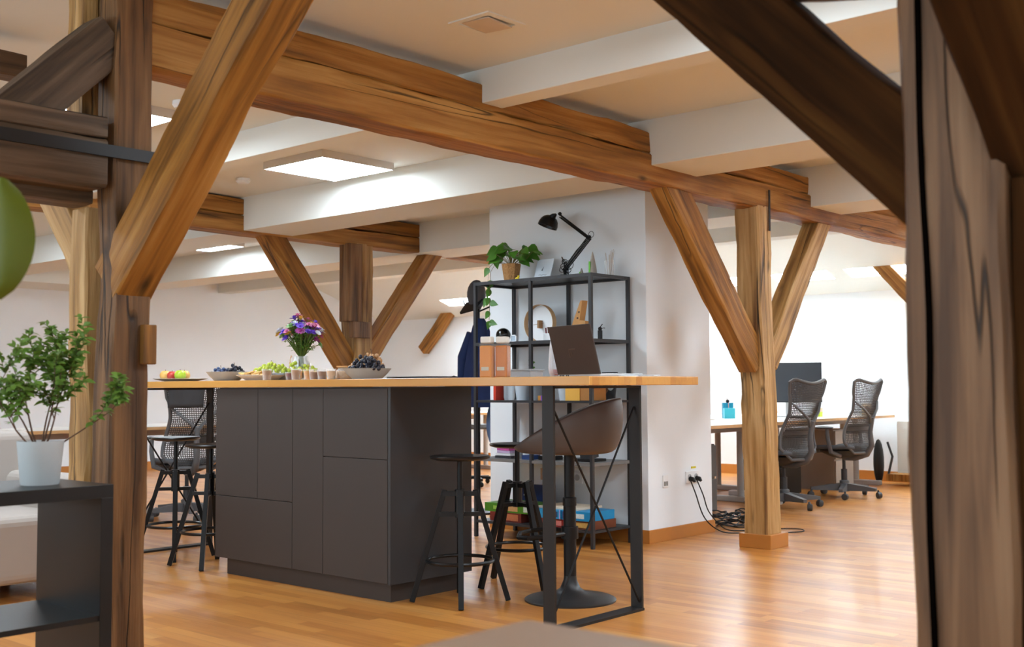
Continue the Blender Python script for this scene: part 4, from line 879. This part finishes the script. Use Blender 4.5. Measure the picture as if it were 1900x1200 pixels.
# ------------------------------------------------------------ office chairs
def office_chair(loc, face, label, arms=(1, 1), rb=0):
    """faces local +x"""
    t = thing('office_chair', label, 'chair', loc, face, 'grey mesh-backed swivel chairs')
    # base
    b = MB()
    for k in range(5):
        a = rb+2*pi*k/5; c_, s_ = cos(a), sin(a)
        b.add([Vector((c_*r-s_*w, s_*r+c_*w, z)) for r, w, z in ((.03, -.03, .13), (.03, .03, .13), (.03, .03, .06), (.03, -.03, .06), (.31, -.018, .095), (.31, .018, .095), (.31, .018, .068), (.31, -.018, .068))],
              [(0, 1, 2, 3), (7, 6, 5, 4), (0, 4, 5, 1), (1, 5, 6, 2), (2, 6, 7, 3), (3, 7, 4, 0)])
    b.lathe([(.045, .055), (.045, .15), (.03, .16)], 16); sb_ = b.build('star_base', GREYP, t, True)
    for k in range(5):
        a = rb+2*pi*k/5+.12; cx, cy = cos(a)*.32, sin(a)*.32
        b = MB(); bb = MB(); bb.lathe([(.02, -.022), (.029, -.018), (.029, .018), (.02, .022)], 16)
        Mc = Matrix.Translation((cx, cy, .03)) @ Matrix.Rotation(a+1.2*k, 4, 'Z') @ Matrix.Rotation(pi/2, 4, 'X')
        b.add([Mc @ v for v in bb.v], bb.f); b.tube([(cx, cy, .045), (cos(a)*.31, sin(a)*.31, .075)], .01, 6); b.build('caster', DGREY, sb_, True)
    b = MB(); b.lathe([(.028, .15), (.028, .26), (.016, .262), (.016, .42)], 14); b.build('gas_lift', DGREY, t, True)
    # seat: curved grid pad
    b = MB(); n = 14
    for i in range(n+1):
        for j in range(n+1):
            u, v = i/n*2-1, j/n*2-1
            x = .23*u; y = .24*v*(1-.12*u*u); 
            z = .455+.02*v*v-.035*max(0, u)**3+.01*max(0, -u)**2
            b.v.append(Vector((x*(1-.08*v*v)+.03, y, z)))
    for i in range(n):
        for j in range(n): a = i*(n+1)+j; b.f.append([a, a+n+1, a+n+2, a+1]); b.m.append(0)
    b.build('seat', mat('blue_grey_seat', (84, 88, 94), .7, var=.06), t, True, solid=.035)
    b = MB(); b.lathe([(.05, .36), (.12, .38), (.21, .42), (.225, .44)], 24, c=(.01, 0, 0), sy=.95); b.build('seat_pan', DGREY, t, True)
    # back surface: s in -1..1 across, h 0..1 up
    def bk(s, h):
        z = .42+.655*h
        wd = .215+.022*cos((h-.12)*2*pi*1.05)-(.10*max(0, .15-h)/.15)
        if h > .8: wd += .01
        x = -.235-.05*math.sin(h*pi*1.1+.3)*.0 - .085*(h**1.8)+.05*math.sin(min(1, h/.6)*pi) + .05*s*s
        top = (.022*s*s-.012*math.cos(s*pi)-.035*max(0, abs(s)-.82)/.18)*(h**6)
        return Vector((x, s*wd, z+top))
    b = MB(); nu, nv = 28, 44
    for i in range(nv):
        for j in range(nu):
            h0, h1, s0, s1 = i/nv, (i+1)/nv, -1+2*j/nu, -1+2*(j+1)/nu
            band = .30 < h0 < .36
            q = [bk(s0, h0), bk(s1, h0), bk(s1, h1), bk(s0, h1)]
            if band: b.add(q, [(0, 1, 2, 3)]); continue
            c_ = sum(q, Vector())/4; off = .56 if (i+j) % 2 else .62
            inn = [c_+(p-c_)*off for p in q]
            b.add(q+inn, [(0, 1, 5, 4), (1, 2, 6, 5), (2, 3, 7, 6), (3, 0, 4, 7)])
    bmsh = b; b = MB(); loop = [bk(-1, h/20) for h in range(21)]+[bk(s/8-1, 1) for s in range(1, 16)]+[bk(1, 1-h/20) for h in range(21)]+[bk(1-s/8, 0) for s in range(1, 16)]
    b.tube(loop, .0135, 8, closed=True); bf_ = b.build('back_frame', GREYP, t, True); bmsh.build('back_mesh', MESHM, bf_, False, solid=.003)
    b = MB()
    for s_ in (-1, 1):
        b.tube([bk(s_*.95, .72)+Vector((-.012, 0, 0)), bk(s_*.6, .62)+Vector((-.035, 0, 0)), bk(s_*.2, .52)+Vector((-.06, 0, 0)), bk(0, .42)+Vector((-.075, 0, 0))], [.010, .012, .014, .02], 8)
    b.tube([bk(0, .50)+Vector((-.075, 0, 0)), bk(0, .3)+Vector((-.085, 0, 0)), bk(0, .1)+Vector((-.08, 0, 0)), (-.24, 0, .41), (-.12, 0, .37), (0, 0, .37)], [.016, .022, .026, .03, .03, .03], 10)
    b.build('spine', GREYP, t, True)
    b = MB(); 
    vs = []
    for i in range(7):
        for j in range(9):
            p = bk(-.8+1.6*j/8, .28+.12*i/6)+Vector((.02, 0, 0)); vs.append(p)
    b.add(vs, [[i*9+j, i*9+j+1, (i+1)*9+j+1, (i+1)*9+j] for i in range(6) for j in range(8)]); b.build('lumbar_pad', DGREY, t, True, solid=.012)
    for s_ in (-1, 1):
        if not arms[(s_+1)//2]: continue
        b = MB(); b.tube([(-.06, s_*.16, .39), (-.03, s_*.27, .43), (-.01, s_*.285, .55), (.0, s_*.28, .64)], [.02, .022, .018, .016], 8); ap_ = b.build('arm_post', GREYP, t, True)
        b = MB(); b.ball((0, 0, 0), .1, 14, sz=.13, sy=.42); o = b.build('arm_pad', mat('armrest_pad', (78, 80, 84), .6), ap_, True); o.location = (.03, s_*.28, .655)
    return t
office_chair((8.92, 4.75, 0), R(80), 'mesh swivel chair half behind the middle post, nearer of the two at the right desks', rb=.3)
office_chair((10.11, 4.76, 0), R(84), 'mesh swivel chair right of the other, farther along the right desks', rb=.75)
oc = office_chair((5.2, 8.1, 0), R(72), 'mesh swivel chair under the left end of the worktop, dark cloth on its back', rb=.5)
b = MB(); vs = []
for i in range(7):
    for j in range(9): vs.append(Vector((-.31-.03*(i/6)-.006*sin(j*1.4), .235-.28*j/8, .90+.19*i/6)))
b.add(vs, [[i*9+j, i*9+j+1, (i+1)*9+j+1, (i+1)*9+j] for i in range(6) for j in range(8)])
b.tube([(-.342, .235-.28*j/8, 1.09) for j in range(9)], .008, 6)
Mo = Matrix.Translation((5.2, 8.1, 0)) @ Matrix.Rotation(R(72), 4, 'Z'); b.v = [Mo @ v for v in b.v]
tag(b.build('dark_cloth', mat('charcoal_cloth', (64, 64, 66), .9, var=.1), None, True, solid=.006), 'charcoal cloth hung over the back of the left chair', 'cloth')

# ------------------------------------------------------------ desks
def desk(x0, x1, y0, y1, label, z=.73, legs=True):
    t = thing('desk', label, 'desk', ((x0+x1)/2, (y0+y1)/2, 0)); w, d = (x1-x0)/2, (y1-y0)/2
    MB().bx(-w+.002, w-.002, -d+.002, d-.002, z-.004, z).build('desktop', DESKT, t)
    MB().bx(-w, w, -d, d, z-.028, z-.0035).build('core', DESKE, t)
    LG = mat('silver_grey_leg', (176, 172, 168), .45)
    for s_ in (-1, 1):
        for q in (-.07, .07):
            b = MB(); b.lathe([(.03, .05), (.03, z-.03)], 16, c=(s_*(w-.25), q, 0)); b.build('leg', LG, t, True)
        b = MB(); b.bx(s_*(w-.25)-.04, s_*(w-.25)+.04, -d*.85, d*.85, 0, .05); b.build('foot', LG, t, bevel=.01)
    MB().bx(-w+.3, w-.3, -.02, .02, z-.09, z-.03).build('crossbar', LG, t)
    return t
desk(7.4, 9.35, 4.82, 5.60, 'white topped desk nearest the white pier, left of the middle post')
desk(9.36, 11.75, 4.95, 5.75, 'white topped desk in front of the two swivel chairs')
desk(7.9, 9.8, 5.76, 6.5, 'white topped desk of the second row behind the desk nearest the pier')
desk(9.81, 11.8, 5.77, 6.55, 'white topped desk of the second row behind the monitor')
desk(3.2, 4.95, 8.55, 9.3, 'desk behind the potted shrub, left of the left swivel chair')
desk(4.96, 7.0, 8.6, 9.35, 'desk behind the left swivel chair')
desk(9.2, 11.0, 9.6, 10.4, 'far desk glimpsed between cabinet and shelf unit')
def monitor(x, y, rz, w, h, zc, label, z0=.73):
    t = thing('monitor', label, 'monitor', (x, y, z0), rz)
    hs_ = MB().box((0, 0, zc-z0), (.025, w, h)).build('housing', BLK, t, bevel=.004)
    MB().box((-.0135, 0, zc-z0), (.002, w-.016, h-.018)).build('screen', mat('dark_screen', (62, 66, 72), .35, var=.04), hs_)
    b = MB(); b.bx(.012, .035, -.03, .03, .01, zc-z0); b.bx(-.08, .10, -.12, .12, 0, .012); b.build('stand', SIL, t, bevel=.002)
monitor(10.45, 5.50, R(22), .66, .40, 1.075, 'large dark monitor on the desk right of the middle post')
monitor(4.95, 8.95, R(60), .52, .32, 1.08, 'dark monitor behind the apples at the far left desk')
b = MB(); b.bx(-.05, .07, -.07, .0, 0, .16); b.bx(-.05, .07, .0, .09, 0, .10)
t = thing('pen_box', 'turquoise stepped pen holder on the white desk', 'pen holder', (9.7, 5.75, .73), R(-50))
MB().bx(-.05, .05, .0, .07, 0, .15).build('tall_bin', mat('teal_card', (30, 150, 180), .5), t); MB().bx(-.05, .05, -.10, .0, 0, .10).build('low_bin', mat('turquoise_card', (70, 196, 214), .5), t)
b = MB(); b.ball((0, .03, .165), .018, 8, mi=0); b.tube([(0, .05, .14), (0, .06, .19)], .004, 5, mi=1); b.tube([(0, -.03, .09), (0, -.02, .15)], .004, 5, mi=2); b.build('pens', [BLK, TWIG, mat('pink_pen', (200, 150, 150), .5)], t)
b = MB(); b.bx(-.12, .12, -.09, .09, 0, .012); b.bx(-.05, .1, -.05, .05, .012, .02); tag(b.build('papers', WHT, None, loc=(9.95, 5.5, .73)), 'white papers beside the turquoise pen holder', 'papers')
t = thing('keyboard', 'black keyboard in front of the large monitor', 'keyboard', (10.15, 5.2, .73), R(5)); MB().bx(-.2, .2, -.06, .06, 0, .015).build('body', BLK, t, bevel=.003); MB().bx(-.19, .19, -.05, .05, .015, .019).build('keys', DGREY, t)
b = MB(); b.bx(-.03, .03, -.04, .04, 0, .05, mi=0); b.bx(-.03, .03, -.04, .04, .05, .09, mi=1); tag(b.build('sticky_note_stack', [mat('lime_note', (190, 210, 50), .5), mat('tan_note', (210, 180, 150), .5)], None, loc=(10.62, 5.27, .73)), 'lime green note block under the corner of the large monitor', 'note block')
t = thing('wall_socket', 'round beige socket cube on the desk edge behind the right chair', 'socket', (11.4, 5.1, .73), R(200)); MB().bx(-.04, .0, -.05, .05, 0, .12).build('cube', mat('beige_cube', (226, 196, 160), .5), t, bevel=.006); b = MB(); b.lathe([(.032, 0), (.03, .004), (.0, .002)], 18); b.v = [Matrix.Rotation(pi/2, 4, 'Y') @ v+Vector((.0, 0, .06)) for v in b.v]; b.build('recess', mat('brown_recess', (120, 80, 50), .5), t)
# under-desk furniture
def pedestal(x, y, w, d, h, m, label, z=.0):
    t = thing('drawer_pedestal', label, 'drawer unit', (x, y, z)); MB().bx(-w/2, w/2, -d/2+.02, d/2, .0, h).build('body', m, t, bevel=.003)
    for k in range(2): MB().bx(-w/2+.003, w/2-.003, -d/2, -d/2+.018, .01+k*h/2, (k+1)*h/2-.01).build('drawer', m, t, bevel=.002)
LGR = mat('mid_grey_metal', (96, 94, 92), .5)
pedestal(8.15, 5.22, .34, .34, .56, LGR, 'grey drawer pedestal just right of the pier under the desk')
pedestal(8.5, 5.95, .4, .3, .62, LGR, 'taller grey pedestal behind the first one')
pedestal(9.95, 5.45, .42, .45, .55, BLK, 'black drawer pedestal behind the swivel chair legs')
pedestal(10.85, 5.35, .4, .5, .6, mat('warm_grey', (150, 138, 128), .5), 'warm grey pedestal under the right desk')
t = thing('backpack', 'dark backpack standing at the end of the right desk', 'backpack', (11.55, 5.05, 0)); b = MB(); b.ball((0, 0, .24), .14, 16, sz=1.7, sy=.3, sx=.7); b.build('bag', BLK, t, True); b = MB(); b.tube([(0, -.1, .45), (0, -.15, .3), (0, -.1, .1)], .012, 6); b.build('strap', DGREY, t)
b = MB(); b.bx(11.5, 11.75, 4.3, 4.95, .05, .12); tag(b.build('floor_board', HONEY), 'loose brown plank lying by the far wall at right', 'plank')
cord([(9.55, 5.4, .7), (9.55, 5.35, .5), (9.5, 5.25, .3), (9.52, 5.2, .12)], .004, 'thin black cable hanging under the desk left of the middle post')

# ------------------------------------------------------------ coat stand etc. behind the shelf
t = thing('coat_stand', 'black coat stand behind the left end of the shelf unit', 'coat stand', (7.0, 6.55, 0)); b = MB(); b.tube([(0, 0, 0), (0, 0, 1.85)], .018, 10); b.lathe([(.2, 0), (.2, .015), (.03, .03)], 24); b.build('pole', BLK, t, True)
for a in (.5, 2.1, 3.6, 5.2): b = MB(); b.tube([(0, 0, 1.68), (cos(a)*.1, sin(a)*.1, 1.72), (cos(a)*.13, sin(a)*.13, 1.78)], .007, 6); b.build('hook', BLK, t, True)
t = thing('cap', 'dark grey cap hanging on the coat stand behind the vine', 'cap', (6.93, 6.50, 1.82))
b = MB(); b.ball((0, 0, 0), .1, 16, sz=1.25, sx=.75, sy=.85); b.build('crown', mat('grey_felt', (74, 74, 78), .85), t, True); b = MB(); b.add([(-.02, .1, -.06), (-.02, -.1, -.04), (-.10, -.1, -.12), (-.10, .1, -.15), (0, .1, -.07), (0, -.1, -.05), (-.09, -.1, -.135), (-.09, .1, -.165)], [(0, 1, 2, 3), (7, 6, 5, 4), (0, 4, 5, 1), (1, 5, 6, 2), (2, 6, 7, 3), (3, 7, 4, 0)]); b.build('brim', BLK, t)
t = thing('jacket', 'navy jacket hanging on the coat stand behind the shelf', 'jacket', (6.96, 6.48, 0))
b = MB(); q = []
secs = [(1.62, .03, .03), (1.56, .05, .07), (1.45, .07, .10), (1.32, .09, .13), (1.18, .10, .17), (1.0, .11, .19), (.88, .115, .20)]
for z, rx, ry in secs:
    for k in range(28): a = 2*pi*k/28; f_ = 1+.12*sin(a*7+z*3); b.v.append(Vector((cos(a)*rx*f_, sin(a)*ry*f_-.01*(1.6-z), z)))
for i in range(len(secs)-1):
    for k in range(28): k2 = (k+1) % 28; b.f.append([i*28+k, i*28+k2, (i+1)*28+k2, (i+1)*28+k]); b.m.append(0)
b.build('body', mat('navy_cloth', (24, 40, 80), .9, var=.25, vs=12), t, True)
b = MB(); b.tube([(-.02, .09, 1.5), (-.04, .17, 1.3), (-.03, .19, 1.05)], [.04, .045, .04], 12); b.build('sleeve', MC['navy_cloth'], t, True)
b = MB(); b.ball((0, 0, .95), .13, 16, sz=1.5, sx=.6, sy=.8); tag(b.build('black_bag', mat('black_cloth', (20, 20, 22), .85), None, True, loc=(6.82, 6.66, .0)), 'black bag hanging low on the coat stand left of the jacket', 'bag')
b = MB(); b.ball((0, 0, .74), .10, 16, sz=1.9, sx=.7, sy=.7); tag(b.build('blue_scarf', mat('denim_blue', (90, 112, 150), .85, var=.2), None, True, loc=(7.06, 6.42, .0)), 'light blue cloth hanging below the navy jacket', 'cloth')
b = MB(); b.bar((7.3, 7.1, 0.02), (7.15, 6.95, 1.1), .04, .02); tag(b.build('leaning_slat', PLY), 'pale wooden slat leaning behind the coat stand', 'slat')
t = thing('swivel_stool', 'small round grey swivel stool on castors behind the coat stand', 'stool', (8.9, 8.35, 0))
b = MB(); b.lathe([(.16, .60), (.17, .62), (.16, .65), (0, .655)], 24); b.build('seat', GREYP, t, True); b = MB(); b.lathe([(.02, .08), (.02, .6)], 10); b.build('column', BLK, t)
b = MB()
for k in range(5): a = .3+2*pi*k/5; b.bar((0, 0, .09), (cos(a)*.26, sin(a)*.26, .075), .035, .03)
b.build('star_base', BLK, t)
for k in range(5): a = .3+2*pi*k/5; b = MB(); b.ball((cos(a)*.26, sin(a)*.26, .03), .03, 10, sx=.6); b.build('caster', BLK, t, True)

# ------------------------------------------------------------ left foreground: cube shelf, plant
t = thing('cube_shelf', 'black open cube shelf unit in the lower left corner carrying the potted shrub', 'shelf', (.98, 3.10, 0))
KB = mat('black_brown_shelf', (15, 14, 15), .38, var=.08, spec=.45)
b = MB(); b.bx(0, .765, 0, .39, .732, .77); b.build('top_board', KB, t, bevel=.001)
for x0 in (0, .727): MB().bx(x0, x0+.038, 0, .39, 0, .732).build('side_panel', KB, t, bevel=.001)
MB().bx(.038, .727, 0, .39, 0, .038).build('bottom_board', KB, t)
MB().bx(.375, .391, .005, .385, .038, .732).build('divider', KB, t)
for x0, x1 in ((.038, .375), (.391, .727)): MB().bx(x0, x1, .005, .385, .378, .394).build('inner_shelf', KB, t)
t = thing('potted_shrub', 'leafy green shrub in a frosted white pot standing on the black cube shelf', 'plant', (1.605, 3.27, .77))
b = MB(); b.lathe([(.052, 0), (.054, .004), (.066, .128), (.063, .128), (.05, .008), (0, .006)], 32); b.build('pot', mat('frosted_pot', (214, 216, 216), .4, trans=.35, var=.04, ior=1.2), t, True)
b = MB(); b.lathe([(.05, .01), (.06, .10), (0, .105)], 24); b.build('soil', mat('red_brown_soil', (150, 96, 62), .9, var=.3), t, True)
b = MB(); lf = MB(); q = random.Random(33)
def twig(p, d, L, r, dep):
    pts = [p]; cur = Vector(p); dd = Vector(d).normalized()
    for k in range(5):
        dd = (dd+Vector((q.uniform(-.22, .22), q.uniform(-.22, .22), q.uniform(-.08, .18)))).normalized(); cur = cur+dd*L/5; pts.append(cur.copy())
        if dep > 0 and k >= 1 and q.random() < .75: twig(cur, dd+Vector((q.uniform(-.9, .9), q.uniform(-.9, .9), q.uniform(-.2, .5))), L*.5, r*.55, dep-1)
        if dep < 2:
            for j in range(4):
                dl = dd*.5+Vector((q.uniform(-1, 1), q.uniform(-1, 1), q.uniform(-.5, .6))); lf.leaf(cur, dl, q.uniform(.022, .038), q.uniform(.011, .018), (q.uniform(-.6, .6), q.uniform(-1, 0), .8), .3)
    b.tube(pts, [r*(1-.13*k) for k in range(6)], 5)
for (d, L) in [((-.6, -.1, 1), .24), ((-.2, .2, 1), .27), ((.15, -.1, 1), .25), ((.6, .1, .9), .24), ((-.9, 0, .8), .22), ((.9, -.1, .5), .22), ((.25, .4, 1), .24)]:
    twig(Vector((d[0]*.02, d[1]*.02, .10)), d, L, .0032, 2)
br_ = b.build('branches', TWIG, t); lf.build('leaves', GREEN2, br_, True)
# tall plant whose leaf enters at the far left
t = thing('tall_leaf_plant', 'big glossy leaf of a tall plant entering at the far left edge', 'plant', (.72, 2.16, 0))
b = MB(); b.lathe([(.10, 0), (.14, .28), (.13, .28), (.09, .02)], 24); b.build('pot', CERAM, t, True); b = MB(); b.lathe([(.12, .24), (0, .25)], 20); b.build('soil', MC['soil'], t)
b = MB(); b.tube([(0, 0, .25), (.02, .01, .8), (.0, .02, 1.3), (.02, 0, 1.62)], .012, 8); b.tube([(.0, .02, 1.4), (.10, .02, 1.50), (.2, .04, 1.46)], .004, 6); b.build('stem', TWIG, t, True)
lf = MB(); GL = mat('glossy_dark_leaf', (92, 100, 14), .35, var=.15, vs=6)
def bigleaf(p, d, L, W, nrm): 
    p = Vector(p); d = Vector(d).normalized(); nrm = Vector(nrm).normalized(); x = d.cross(nrm).normalized(); n = 12; vs = []
    for i in range(n+1):
        t_ = i/n; wd = W/2*(sin(pi*min(1, t_*.97+.02))**.6); c_ = p+d*L*t_
        for s_ in (-1, -.5, 0, .5, 1): vs.append(c_+x*s_*wd+nrm*(-.02*s_*s_))
    lf.add(vs, [(i*5+j, i*5+j+1, (i+1)*5+j+1, (i+1)*5+j) for i in range(n) for j in range(4)])
bigleaf((.262, .02, 1.46), (-.03, -.0, -1), .235, .13, (-.5, -.8, .1))
bigleaf((.02, 0, 1.6), (-.5, -.3, .6), .22, .12, (-.3, -.6, .7)); bigleaf((.0, .02, 1.2), (-.8, .1, .1), .22, .12, (0, -.5, .8)); bigleaf((.0, .02, 1.0), (-.3, -.8, .2), .2, .11, (.3, 0, .9)); bigleaf((.01, .01, .8), (-.6, .5, .3), .2, .11, (0, 0, 1))
lf.build('leaves', GL, t, True)
# pale sofa behind shelf
t = thing('sofa', 'pale grey upholstered sofa back behind the shrub', 'sofa', (2.3, 6.3, 0)); SF = mat('pale_grey_upholstery', (168, 158, 150), .9, var=.04)
MB().bx(-1.2, .75, 0, .2, .06, .82).build('backrest', SF, t, bevel=.05, seg=4); MB().bx(-1.2, .75, -.7, .02, .08, .42).build('seat', SF, t, bevel=.05, seg=4); MB().bx(.6, .78, -.7, .15, .06, .6).build('armrest', SF, t, bevel=.05, seg=4)
b = MB()
for x in (-1.1, .65):
    for y in (-.6, .1): b.bx(x-.02, x+.02, y-.02, y+.02, 0, .08)
b.build('feet', BLK, t)
# blurred wooden table corner right at the camera
t = thing('foreground_table', 'brown wooden table corner, out of focus at the bottom of the photo', 'table', (.76, .6, 0))
MB().bx(-.6, .406, -.75, .402, .71, .74).build('tabletop', mat('matt_brown_veneer', (150, 112, 80), .5, var=.08, vs=4), t, bevel=.004)
for x in (-.55, .33):
    for y in (-.7, .33): MB().bx(x-.025, x+.025, y-.025, y+.025, 0, .71).build('leg', BLK, t)
